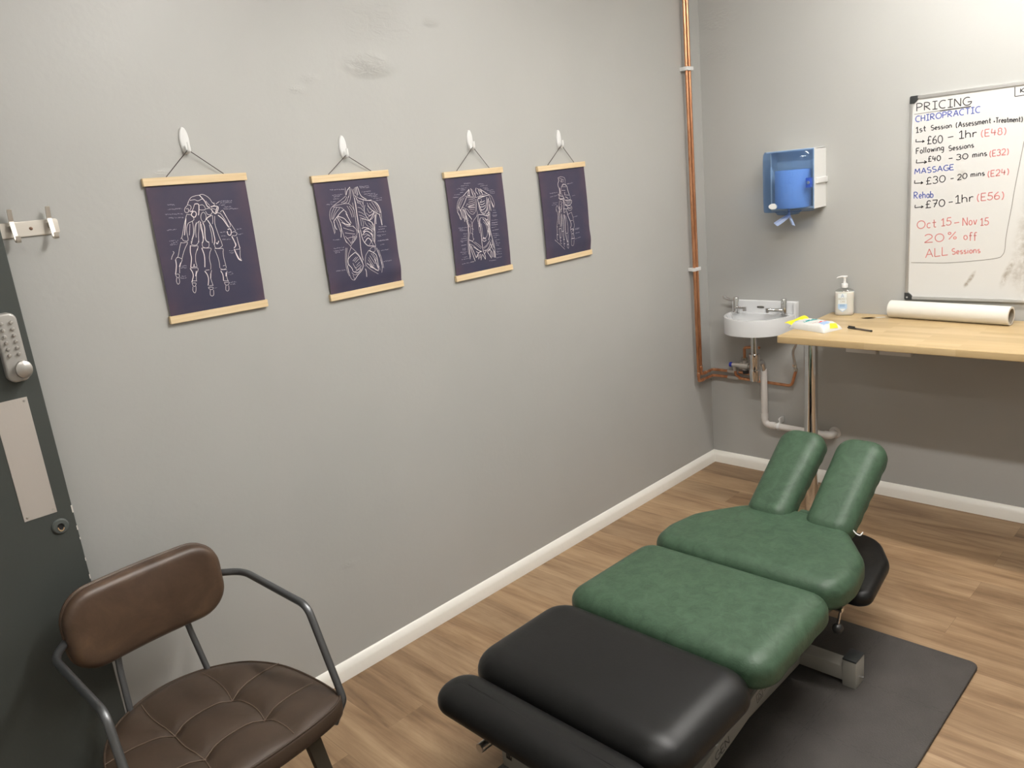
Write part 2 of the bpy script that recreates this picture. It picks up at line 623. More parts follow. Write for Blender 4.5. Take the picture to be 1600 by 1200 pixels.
def f_tint(nt, b):
    out = nt.nodes['Material Output']
    tr = node(nt, 'ShaderNodeBsdfTransparent')
    tr.inputs[0].default_value = (.58, .74, .93, 1)
    gl = node(nt, 'ShaderNodeBsdfGlossy')
    gl.inputs['Roughness'].default_value = .05
    df = node(nt, 'ShaderNodeBsdfDiffuse')
    df.inputs[0].default_value = (.16, .30, .60, 1)
    lw = node(nt, 'ShaderNodeLayerWeight')
    lw.inputs['Blend'].default_value = .5
    frv = math_n(nt, 'MULTIPLY_ADD', math_n(nt, 'POWER', lw.outputs['Facing'], 4.0), .6, .04)
    m1 = node(nt, 'ShaderNodeMixShader')
    m1.inputs[0].default_value = .12
    nt.links.new(tr.outputs[0], m1.inputs[1])
    nt.links.new(df.outputs[0], m1.inputs[2])
    m2 = node(nt, 'ShaderNodeMixShader')
    nt.links.new(frv, m2.inputs[0])
    nt.links.new(m1.outputs[0], m2.inputs[1])
    nt.links.new(gl.outputs[0], m2.inputs[2])
    nt.links.new(m2.outputs[0], out.inputs[0])
TINT = mk('blue_tinted_plastic', f_tint)
def f_clear(nt, b):
    out = nt.nodes['Material Output']
    tr = node(nt, 'ShaderNodeBsdfTransparent')
    tr.inputs[0].default_value = (.90, .91, .90, 1)
    gl = node(nt, 'ShaderNodeBsdfGlossy')
    gl.inputs['Roughness'].default_value = .06
    lw = node(nt, 'ShaderNodeLayerWeight')
    lw.inputs['Blend'].default_value = .5
    frv = math_n(nt, 'MULTIPLY_ADD', math_n(nt, 'POWER', lw.outputs['Facing'], 4.0), .6, .04)
    m2 = node(nt, 'ShaderNodeMixShader')
    nt.links.new(frv, m2.inputs[0])
    nt.links.new(tr.outputs[0], m2.inputs[1])
    nt.links.new(gl.outputs[0], m2.inputs[2])
    nt.links.new(m2.outputs[0], out.inputs[0])
CLEAR = mk('clear_plastic', f_clear)
SOAP = plain('milky_soap', col=(.60, .59, .54), rough=.25, sub=.2)
def f_board(nt, b):
    # white enamel with rubbed marker dust, each smear at its own place
    tc = node(nt, 'ShaderNodeTexCoord')
    v = tc.outputs['Object']
    col = (.61, .605, .585)
    cur = None
    for (y, z, ry, rz, ang, amt) in BOARD_SMEARS:
        mp = node(nt, 'ShaderNodeMapping')
        mp.vector_type = 'TEXTURE'
        mp.inputs['Location'].default_value = (0, y + 1.63, z - .983)
        mp.inputs['Rotation'].default_value = (ang, 0, 0)
        mp.inputs['Scale'].default_value = (1, ry, rz)
        nt.links.new(v, mp.inputs['Vector'])
        d = node(nt, 'ShaderNodeVectorMath', operation='MULTIPLY')
        nt.links.new(mp.outputs[0], d.inputs[0])
        d.inputs[1].default_value = (0, 1, 1)
        l = node(nt, 'ShaderNodeVectorMath', operation='LENGTH')
        nt.links.new(d.outputs[0], l.inputs[0])
        m = node(nt, 'ShaderNodeMapRange')
        m.inputs[1].default_value = .2
        m.inputs[2].default_value = 1
        m.inputs[3].default_value = amt
        m.inputs[4].default_value = 0
        m.interpolation_type = 'SMOOTHSTEP'
        nt.links.new(l.outputs['Value'], m.inputs[0])
        nn = ramp(nt, noise(nt, v, 38, 5, .7), [(.35, (0, 0, 0)), (.65, (1, 1, 1))])
        f = math_n(nt, 'MULTIPLY', m.outputs[0], nn)
        cur = f if cur is None else math_n(nt, 'MAXIMUM', cur, f)
    c = mixc(nt, cur, col, (.24, .19, .13))
    nt.links.new(c, b.inputs['Base Color'])
    setp(b, rough=.22, spec=.45)
BOARD_SMEARS = [(-1.292, 1.083, .012, .045, .50, .95), (-1.276, 1.055, .012, .02, .5, .9), (-1.43, 1.11, .02, .09, .35, .8), (-1.52, 1.25, .09, .30, .1, .75), (-1.47, 1.10, .06, .07, 0, .4), (-1.238, 1.518, .03, .035, 0, .30), (-1.235, 1.587, .03, .02, 0, .22)]
BOARD = mk('whiteboard_enamel', f_board)
MK = {'k': plain('black_marker', col=(.030, .028, .032), rough=.6), 'b': plain('blue_marker', col=(.085, .12, .40), rough=.6),
      'r': plain('red_marker', col=(.60, .21, .20), rough=.6), 'g': plain('grey_marker', col=(.22, .21, .19), rough=.6)}
def f_mat(nt, b):
    # puzzle foam: fine grain and zig-zag seams every 0.306 m
    v = coords(nt, loc=(1.205, 1.695, 0))
    sep = node(nt, 'ShaderNodeSeparateXYZ')
    nt.links.new(v, sep.inputs[0])
    def seam(a, bb):
        saw = math_n(nt, 'PINGPONG', math_n(nt, 'MULTIPLY', bb, 1.0), .02)
        wig = math_n(nt, 'MULTIPLY', math_n(nt, 'GREATER_THAN', saw, .010), .011)
        t = math_n(nt, 'FRACT', math_n(nt, 'DIVIDE', math_n(nt, 'ADD', a, math_n(nt, 'ADD', wig, .153)), .306))
        d = math_n(nt, 'ABSOLUTE', math_n(nt, 'SUBTRACT', t, .5))
        return math_n(nt, 'LESS_THAN', d, .0042)
    s = math_n(nt, 'MAXIMUM', seam(sep.outputs[0], sep.outputs[1]), seam(sep.outputs[1], sep.outputs[0]))
    c = ramp(nt, noise(nt, v, 9, 4), [(.3, (.047, .042, .038)), (.7, (.060, .053, .048))])
    c2 = mixc(nt, math_n(nt, 'MULTIPLY', s, .40), c, (.012, .011, .011))
    nt.links.new(c2, b.inputs['Base Color'])
    setp(b, rough=.62, spec=.4)
    vo = node(nt, 'ShaderNodeTexVoronoi')
    vo.inputs['Scale'].default_value = 190
    nt.links.new(v, vo.inputs['Vector'])
    h = math_n(nt, 'SUBTRACT', vo.outputs['Distance'], math_n(nt, 'MULTIPLY', s, 1.5))
    bump(nt, b, h, .25, .004)
MATM = mk('black_foam', f_mat)
LAMP = plain('lamp_diffuser', col=(.9, .9, .9), emc=LAMP_COLOUR, ems=1.0)

# ------------------------------------------------------------------ room shell
XN, YN = -4.25, -3.3          # near wall and right-hand wall, both behind the camera
def shell(name, x0, x1, y0, y1, z0, z1, m):
    bm = bmesh.new()
    box(bm, x0, x1, y0, y1, z0, z1)
    return mesh(name, bm, m, kind='structure', flat=True)
shell('floor', XN - .1, .1, YN - .1, .1, -.1, 0, FLOOR)
shell('ceiling', XN - .1, .1, YN - .1, .1, CEIL, CEIL + .1, CEILM)
shell('wall_left', XN - .1, .1, 0, .1, 0, CEIL, WALL)
shell('wall_back', 0, .1, YN, 0, 0, CEIL, WALL)
shell('wall_right', XN, 0, YN - .1, YN, 0, CEIL, WALL)
shell('wall_near', XN - .1, XN, YN - .1, 0, 0, CEIL, WALL)

def skirting(name, a, b, inward):
    a, b, n = Vector(a), Vector(b), Vector(inward)
    prof = [(0, 0), (.018, 0), (.018, .040), (.0155, .048), (.008, .062), (.003, .0665), (0, .067)]
    bm = bmesh.new()
    A = [bm.verts.new(a + n * d + Vector((0, 0, h))) for d, h in prof]
    B = [bm.verts.new(b + n * d + Vector((0, 0, h))) for d, h in prof]
    for i in range(len(prof)):
        j = (i + 1) % len(prof)
        bm.faces.new((A[i], A[j], B[j], B[i]))
    bm.faces.new(A)
    bm.faces.new(B)
    return mesh(name, bm, WHITE, kind='structure', sharp=25)
skirting('baseboard_left', (XN, 0, 0), (0, 0, 0), (0, -1, 0))
skirting('baseboard_back', (0, 0, 0), (0, YN, 0), (-1, 0, 0))

# ------------------------------------------------------------------ ceiling battens and the added fill lamp
for i, (bx, y0, y1, es) in enumerate(BATTENS):
    t = thing('ceiling_light', ('white batten light on the ceiling nearest the back wall with the whiteboard', 'white batten light on the ceiling over the foot of the treatment table', 'added fill light, shaped as a white batten, on the ceiling nearest the open door')[i], 'ceiling light', (bx, (y0 + y1) / 2, CEIL), group='ceiling battens')
    bm = bmesh.new()
    box(bm, bx - .045, bx + .045, y0, y1, CEIL - .03, CEIL, .006)
    mesh('housing', bm, PLASTW, t)
    lm = plain('lamp_diffuser', col=(.9, .9, .9), emc=LAMP_COLOUR, ems=es)
    bm = bmesh.new()
    box(bm, bx - .035, bx + .035, y0 + .03, y1 - .03, CEIL - .055, CEIL - .0305, .012)
    mesh('diffuser', bm, lm, t)

# ------------------------------------------------------------------ door, standing open against the left wall
DX, DY = -3.288, -.130
door = thing('door_1', None, None, (-4.12, DY + .02, 0), kind='structure')
bm = bmesh.new()
box(bm, -4.12, DX, DY, DY + .04, .008, 2.04, .0015, 1)
mesh('door_leaf', bm, DOORM, door)
chips = bmesh.new()
for z, h, w in ((.983, .020, .0028), (.93, .012, .002), (.79, .012, .002), (.755, .015, .002), (.90, .006, .0015), (.84, .008, .0015)):
    box(chips, DX - w, DX + .0006, DY - .0006, DY + .03, z - h / 2, z + h / 2)
mesh_each('chipped_paint', chips, plain('bare_white_chip', col=(.75, .72, .66), rough=.7), door, label='pale chips along the door edge')
bm = bmesh.new()
box(bm, -3.398, -3.3235, DY - .0015, DY, .988, 1.293, .0006, 1)
fp = mesh('push_plate', bm, PLATE, door, label='satin aluminium push plate')
bm = bmesh.new()
for x, z in ((-3.331, 1.284), (-3.390, 1.284), (-3.331, .997), (-3.390, .997)):
    lathe(bm, [(0, .0012), (.0025, .0010), (.0032, 0)], align((x, DY - .0015, z), (0, -1, 0)), 12)
mesh_each('screw', bm, SATIN, fp)
# keyhole escutcheon
bm = bmesh.new()
lathe(bm, [(.020, 0), (.020, .003), (.017, .006), (.0085, .0065), (.0085, .001), (0, .001)], align((-3.325, DY, .949), (0, -1, 0)), 28)
ke = mesh('keyhole_rose', bm, mk('painted_brass', lambda nt, b: setp(b, col=(.075, .085, .08), rough=.42)), door)
bm = bmesh.new()
cushion(bm, ellipse(.0062, .0110, 20), 0, .0022, .0006, M=align((-3.325, DY - .0008, .949), (0, -1, 0)))
mesh('keyhole', bm, DARK, ke)
bm = bmesh.new()
tube(bm, [Vector((-3.325 + .0068 * math.cos(a), DY - .0065, .949 + .0116 * math.sin(a))) for a in [PI * 1.02 + k * PI * .85 / 12 for k in range(13)]], .0013, 6)
mesh('worn_rim', bm, plain('worn_brass', col=(.55, .36, .2), rough=.5), ke)
# push-button lock
LX, LZ = -3.331, 1.418
bm = bmesh.new()
M = align((LX, DY, LZ), (0, -1, 0))
# local x -> world x; local y -> up
lockM = Matrix(((1, 0, 0, LX), (0, 0, -1, DY), (0, 1, 0, LZ), (0, 0, 0, 1)))
cushion(bm, rpoly([(-.0245, -.083), (.0245, -.083), (.0245, .083), (-.0245, .083)], .018, 8), 0, .024, .006, .001, rb=.0005, M=lockM)
kp = mesh('keypad_lock', bm, plain('keypad_grey', col=(.40, .385, .36), metal=.35, rough=.42), door)
for r in range(7):
    for cx in (-.0105, .0095):
        bm = bmesh.new()
        zz = .060 - r * .0152
        if r == 6:
            continue
        lathe(bm, [(.0042, 0), (.0042, .005), (.0032, .0068), (0, .0074)], lockM @ Matrix.Translation((cx, zz, .0245)), 14)
        mesh('button', bm, SATIN, kp)
bm = bmesh.new()
lathe(bm, [(.010, 0), (.010, .010), (.0185, .013), (.0205, .018), (.019, .024), (.012, .0275), (0, .0285)], lockM @ Matrix.Translation((.008, -.052, .024)), 28, sx=.92, sy=1.08)
mesh('knob', bm, SATIN, kp)
bm = bmesh.new()
lathe(bm, [(.021, 0), (.021, .004), (.017, .009), (.012, .0095), (.012, .014), (0, .0145)], align((-3.345, DY, 1.575), (0, -1, 0)), 28)
mesh('cylinder_lock', bm, SATIN, door)

# ------------------------------------------------------------------ coat rack
t = thing('coat_rack', 'brushed steel coat rack with flat hooks on the wall, half behind the open door', 'coat rack', (-3.28, 0, 1.687))
bm = bmesh.new()
cushion(bm, rpoly([(-3.435, 1.668), (-3.128, 1.668), (-3.128, 1.706), (-3.435, 1.706)], .006, 4), 0, .005, .001, M=Matrix(((1, 0, 0, 0), (0, 0, -1, 0), (0, 1, 0, 0), (0, 0, 0, 1))))
mesh('backplate', bm, STEEL, t)
for hx in (-3.150, -3.236, -3.322, -3.408):
    bm = bmesh.new()
    P = fillet([(hx, -.026, 1.737), (hx, -.018, 1.708), (hx, -.030, 1.660), (hx, -.046, 1.657), (hx, -.048, 1.672)], .005, 4)
    prev = None
    for i, p in enumerate(P):
        tt = (P[min(i + 1, len(P) - 1)] - P[max(i - 1, 0)]).normalized()
        nn = tt.cross(Vector((1, 0, 0))) * .0019
        r = [bm.verts.new(p + Vector((sx * .0052, 0, 0)) + s * nn) for sx, s in ((-1, -1), (1, -1), (1, 1), (-1, 1))]
        if prev:
            for k in range(4):
                bm.faces.new((prev[k], prev[(k + 1) % 4], r[(k + 1) % 4], r[k]))
        else:
            bm.faces.new(r)
        prev = r
    bm.faces.new(prev)
    box(bm, hx - .004, hx + .004, -.022, -.004, 1.684, 1.698, .001)
    mesh('hook', bm, STEEL, t)
bm = bmesh.new()
lathe(bm, [(.0042, 0), (.0042, .0012), (.0028, .0022), (0, .0022)], align((-3.193, -.005, 1.687), (0, -1, 0)), 16)
mesh('screw', bm, plain('rusty_screw', col=(.22, .13, .09), metal=.5, rough=.5), t)

# ------------------------------------------------------------------ anatomy posters
HAND_LINES = """-67,-134 -50,-119 -20,-112 -1,-111 14,-107 36,-116 57,-136 67,-158 81,-163
-63,-136 -34,-134 -17,-142 4,-135 14,-133
T-1,-111 14,-131 25,-150 34,-178 48,-184
31,-146 38,-160 50,-175
-85,-164 -99,-176 -105,-189 -101,-201 -88,-202 -76,-192 -64,-179 -66,-165 -84,-159
-95,-181 -81,-182 -84,-195
-74,-147 -84,-162
-68,-136 -77,-149
T-39,-158 -16,-163 -25,-210 -30,-223
-39,-158 -53,-184 -66,-201
-12,-167 7,-167 17,-179 16,-195 -17,-192 -16,-174
T-75,-198 -56,-198 -43,-203 -41,-217 -53,-232 -68,-224 -68,-210 -57,-202
-13,-220 2,-208 14,-222 12,-245 -2,-264 -15,-256 -18,-238 -13,-220
22,-191 46,-191 58,-208 45,-225 26,-223 17,-204
T53,-182 73,-179 97,-185 94,-201 77,-223 62,-213 53,-193
57,-189 79,-200
T91,-187 76,-218
67,-158 79,-172 53,-184
-97,-212 -109,-238 -121,-264 -135,-299 -149,-334 -158,-345
-77,-255 -97,-262 -111,-284 -116,-310 -116,-347
T-106,-234 -120,-283 -133,-327
-97,-212 -70,-219 -60,-243 -77,-255
-150,-343 -144,-357 -121,-360 -116,-347
-50,-262 -64,-288 -76,-324 -91,-354 -100,-376
-35,-259 -42,-300 -52,-335 -57,-376
-72,-255 -73,-287 -80,-323 -97,-358
-29,-255 -51,-271 -63,-307 -68,-347
T-25,-260 -29,-292 -26,-329 -29,-366 -39,-383
T-12,-266 -7,-294 -12,-330 -14,-367 0,-383
-23,-274 -23,-311 -24,-357
T19,-255 30,-279 39,-308 41,-345 41,-373 31,-400
67,-236 59,-282 65,-324 71,-358 78,-387 81,-411
54,-230 50,-262 44,-280
T64,-381 51,-398 46,-388
T49,-230 22,-241 12,-254
-89,-268 -105,-330
24,-283 28,-339 23,-390
-100,-362 -102,-383 -79,-390 -63,-380 -58,-367
-38,-378 -40,-401 -25,-412 -3,-408 3,-378
33,-401 37,-420 61,-423 81,-411
85,-219 104,-225 119,-250 133,-284 143,-314
122,-211 139,-252 157,-291 179,-336
T88,-233 113,-259 131,-294 139,-308
106,-216 120,-208 129,-223 152,-291 146,-309
T131,-322 147,-319 151,-338 142,-356 128,-350 127,-331
150,-343 169,-338 185,-349 174,-362 152,-359
T149,-362 159,-391 163,-420 151,-433
181,-370 182,-403 186,-437 186,-450
88,-168 110,-156
L-195,-150 -157,-154
L-198,-177 -118,-177
L-219,-202 -119,-206
L-203,-223 -118,-228
L-227,-288 -168,-291
L-226,-349 -175,-352
L-226,-373 -179,-372
L-217,-363 -182,-362
L113,-154 190,-157
L116,-164 186,-166
L108,-177 143,-178
L136,-189 179,-191
L129,-200 219,-205
L189,-325 223,-324
L191,-356 222,-356
L81,-333 123,-335
L84,-356 117,-357
L88,-376 138,-379
-162,-367 -174,-392 -188,-429 -198,-449
-126,-376 -144,-400 -162,-432 -173,-457
-211,-457 -197,-445 -175,-457 -175,-466
-164,-365 -147,-369 -124,-367 -132,-384
T-211,-457 -212,-487 -222,-525 -227,-537
T-184,-477 -197,-500
-175,-466 -195,-502 -202,-536
-227,-539 -216,-539 -206,-544 -211,-561 -223,-555 -227,-539
-224,-559 -229,-580 -223,-597 -212,-587 -210,-564
-113,-388 -89,-395 -67,-396 -76,-421
T-111,-390 -118,-425 -118,-460 -127,-494 -132,-511
-71,-408 -89,-441 -97,-480 -94,-511
-133,-513 -112,-511 -94,-514
T-109,-496 -113,-511
-138,-516 -95,-520 -93,-534 -106,-554 -114,-593
T-136,-519 -127,-542 -127,-564 -142,-598
T-103,-537 -113,-566
-141,-602 -119,-606 -123,-618 -131,-624 -139,-616 -141,-602
-140,-623 -145,-646 -136,-661 -127,-649 -122,-623
-136,-590 -110,-594
-46,-409 -20,-414 8,-418 2,-435
T-47,-411 -40,-447 -42,-483 -49,-522
0,-434 -12,-473 -11,-514 -16,-540
-48,-540 -25,-541
T-54,-544 -42,-568 -40,-595 -49,-630
T-20,-562 -26,-592
-26,-592 -20,-634
-12,-545 -21,-566
-49,-641 -22,-645 -26,-656 -38,-656 -48,-648 -49,-641
-41,-658 -46,-685 -36,-695 -25,-688 -22,-661
-43,-633 -17,-634
30,-422 58,-426 81,-429 78,-448
29,-429 40,-471 43,-507 41,-539
78,-444 76,-480 79,-516 81,-544
43,-541 58,-550 78,-548
62,-530 75,-527
42,-550 82,-553
T43,-557 52,-581 50,-617
T74,-570 70,-593
82,-562 74,-593 78,-626
51,-627 82,-631 74,-644 60,-644 53,-631
59,-646 54,-673 65,-681 74,-671 76,-649
50,-617 81,-620
T149,-366 160,-395 166,-418 150,-434
T150,-439 156,-467 167,-501 185,-514
T152,-444 160,-472 172,-501 185,-512
180,-370 184,-411 189,-439
186,-443 156,-444
186,-452 180,-488 183,-507
-217,-410 -212,-417 -227,-437 -234,-454
L-188,-497 -154,-497
L-190,-507 -157,-510
L-202,-556 -171,-557
L-203,-566 -168,-570
L88,-572 114,-574
L88,-584 117,-586
L86,-632 125,-634
L89,-644 118,-645
L-13,-649 1,-649
L117,-446 145,-448
L117,-459 143,-460"""
BACK_LINES = """-60,-92 -65,-131 -65,-142
T-22,-91 -48,-111 -62,-139
-22,-91 -23,-120 -28,-149 -43,-181 -60,-198
-29,-102 -34,-130 -48,-158
2,-104 -2,-129 3,-148 36,-170
T36,-92 42,-111 46,-137 60,-161 93,-182
22,-95 16,-127 25,-154
13,-98 8,-138
T29,-95 28,-125 31,-147
-68,-146 -108,-168 -141,-183 -174,-198
-174,-198 -135,-198 -95,-194 -55,-198 -32,-219 -19,-246
-60,-150 -78,-174 -111,-186
-46,-148 -66,-183 -94,-191
-11,-103 -6,-151 2,-207 -2,-278 -1,-323 3,-376 10,-437 23,-469
T-2,-163 -3,-218 -5,-270 -6,-322 -15,-396
-23,-194 -21,-231 -20,-276 -22,-335 -22,-384
-174,-198 -200,-217 -214,-248 -217,-284 -209,-311
-184,-204 -151,-211 -117,-218 -100,-233
T-100,-233 -127,-246 -157,-269 -193,-298
-151,-211 -179,-245 -200,-286
-131,-220 -167,-249 -195,-287
-167,-206 -196,-243 -206,-285
-209,-311 -206,-344 -202,-381
T-193,-298 -188,-339 -178,-355
T-163,-275 -148,-314 -145,-347 -157,-409
-190,-305 -195,-345 -197,-374
-174,-289 -164,-327 -154,-372
T-157,-269 -112,-288 -90,-313 -67,-334
-154,-276 -125,-309 -94,-335 -68,-338
T-89,-258 -73,-296 -61,-327
-100,-233 -79,-255
-71,-211 -55,-243 -45,-288
-94,-239 -78,-273
-54,-213 -37,-244 -32,-289
T-134,-312 -110,-325 -72,-335
-149,-321 -138,-378 -126,-435 -116,-451
-51,-343 -29,-372 -27,-399 -48,-430 -76,-456
-126,-316 -95,-342 -56,-346 -40,-360
-128,-349 -91,-365 -48,-381
-121,-383 -87,-391 -43,-400
-115,-422 -82,-418 -51,-418
T36,-170 62,-180 97,-190 134,-190
3,-148 24,-184 50,-193 60,-213
66,-180 60,-213 58,-250 65,-289 90,-329
13,-197 38,-207 52,-231
12,-227 37,-237 52,-257
11,-257 37,-267 56,-284
11,-279 37,-289 66,-308
24,-184 43,-204
10,-164 21,-198
97,-190 151,-201 180,-224 195,-260 195,-298 190,-367
T95,-224 118,-253 147,-274 186,-297
94,-205 100,-224
132,-201 150,-233 171,-277
151,-203 173,-239 186,-286
112,-210 134,-243 161,-276
T160,-204 183,-236 193,-283
T155,-287 145,-316 140,-354
T181,-297 185,-332 188,-367
73,-218 62,-254 69,-293 91,-325
91,-325 122,-310 151,-282
87,-242 100,-273 131,-261
73,-271 97,-292 138,-273
T131,-261 137,-277 113,-305 92,-322
81,-302 111,-290 141,-281
T30,-304 73,-320 107,-339 117,-363 116,-397
18,-295 30,-304
21,-303 19,-340 20,-355
34,-308 37,-342 29,-360
50,-321 55,-344 74,-365
T18,-370 46,-366 77,-377
T23,-393 53,-378 85,-385 101,-403
T14,-415 46,-392 77,-404 101,-426
24,-435 55,-420 81,-435
T29,-462 56,-439 85,-466
T144,-293 129,-352 120,-413 106,-480
108,-335 106,-373 95,-410 90,-463
119,-351 111,-408 98,-471
79,-339 102,-368 108,-388
84,-363 103,-388
L-179,-96 -69,-102
L-169,-133 -88,-133
L-160,-143 -107,-142
L-167,-157 -121,-157
L-192,-174 -153,-174
L-226,-187 -177,-187
L54,-94 128,-96
L57,-103 133,-106
L66,-131 140,-132
L81,-146 172,-148
L102,-158 192,-159
L124,-167 190,-169
L150,-182 223,-184
L171,-196 220,-198
L158,-376 225,-378
L152,-393 208,-393
L142,-410 214,-412
L134,-431 208,-434
L141,-440 168,-442
L134,-470 225,-471
L-222,-419 -166,-421
-133,-412 -120,-441 -93,-476 -94,-491
-30,-417 -48,-438 -82,-465 -93,-476
-123,-405 -96,-440 -86,-461
-61,-405 -66,-432 -85,-457
-43,-407 -57,-433
T-9,-380 -10,-439 -14,-498 -13,-550 -7,-583
T5,-381 9,-429 24,-467 49,-491 82,-497 111,-503
24,-467 47,-446 63,-440 82,-471 92,-496
23,-415 48,-410 75,-426
T27,-396 57,-392 83,-411 98,-437
72,-445 78,-466 59,-488
97,-441 106,-474 112,-499
-132,-482 -143,-528 -151,-582 -150,-630 -139,-671
-94,-491 -116,-524 -128,-562 -131,-601
-123,-484 -136,-541 -142,-599 -139,-647
T-64,-521 -105,-541 -128,-562 -129,-593 -110,-620 -105,-641
T-64,-521 -39,-547 -26,-577 -15,-614 -34,-648 -67,-671 -102,-705
-102,-705 -124,-694 -136,-656 -140,-600
-90,-484 -62,-512 -31,-552 -14,-594
-84,-580 -46,-554
-76,-589 -38,-567
-70,-610 -38,-591
-93,-575 -60,-552
-78,-625 -36,-607
-66,-639 -28,-616
-95,-590 -82,-624
-89,-607 -71,-642
-87,-648 -35,-631
T-105,-645 -69,-658 -37,-639
-116,-651 -96,-670 -71,-666
-110,-668 -101,-698
48,-523 18,-555 7,-601 14,-627 48,-660 97,-693
T48,-523 93,-549 108,-576 107,-637 101,-669
106,-502 126,-558 140,-625 128,-689
131,-530 145,-593 149,-659
119,-516 135,-592 139,-658
T18,-607 52,-637 87,-666
64,-545 98,-603
51,-559 85,-621
39,-570 72,-636
32,-585 62,-638
41,-615 78,-657
78,-547 104,-595
T86,-585 95,-619 102,-652
112,-637 116,-671
T38,-634 69,-651 101,-673
58,-520 76,-506 100,-509 100,-534 80,-539 57,-524
-4,-620 0,-624
T-3,-642 1,-661 -1,-698
L-226,-474 -145,-476
L-229,-491 -146,-493
L-222,-503 -185,-504
L-233,-622 -161,-625
L152,-498 185,-499
L150,-539 219,-538
L156,-616 226,-615
L137,-470 225,-471"""
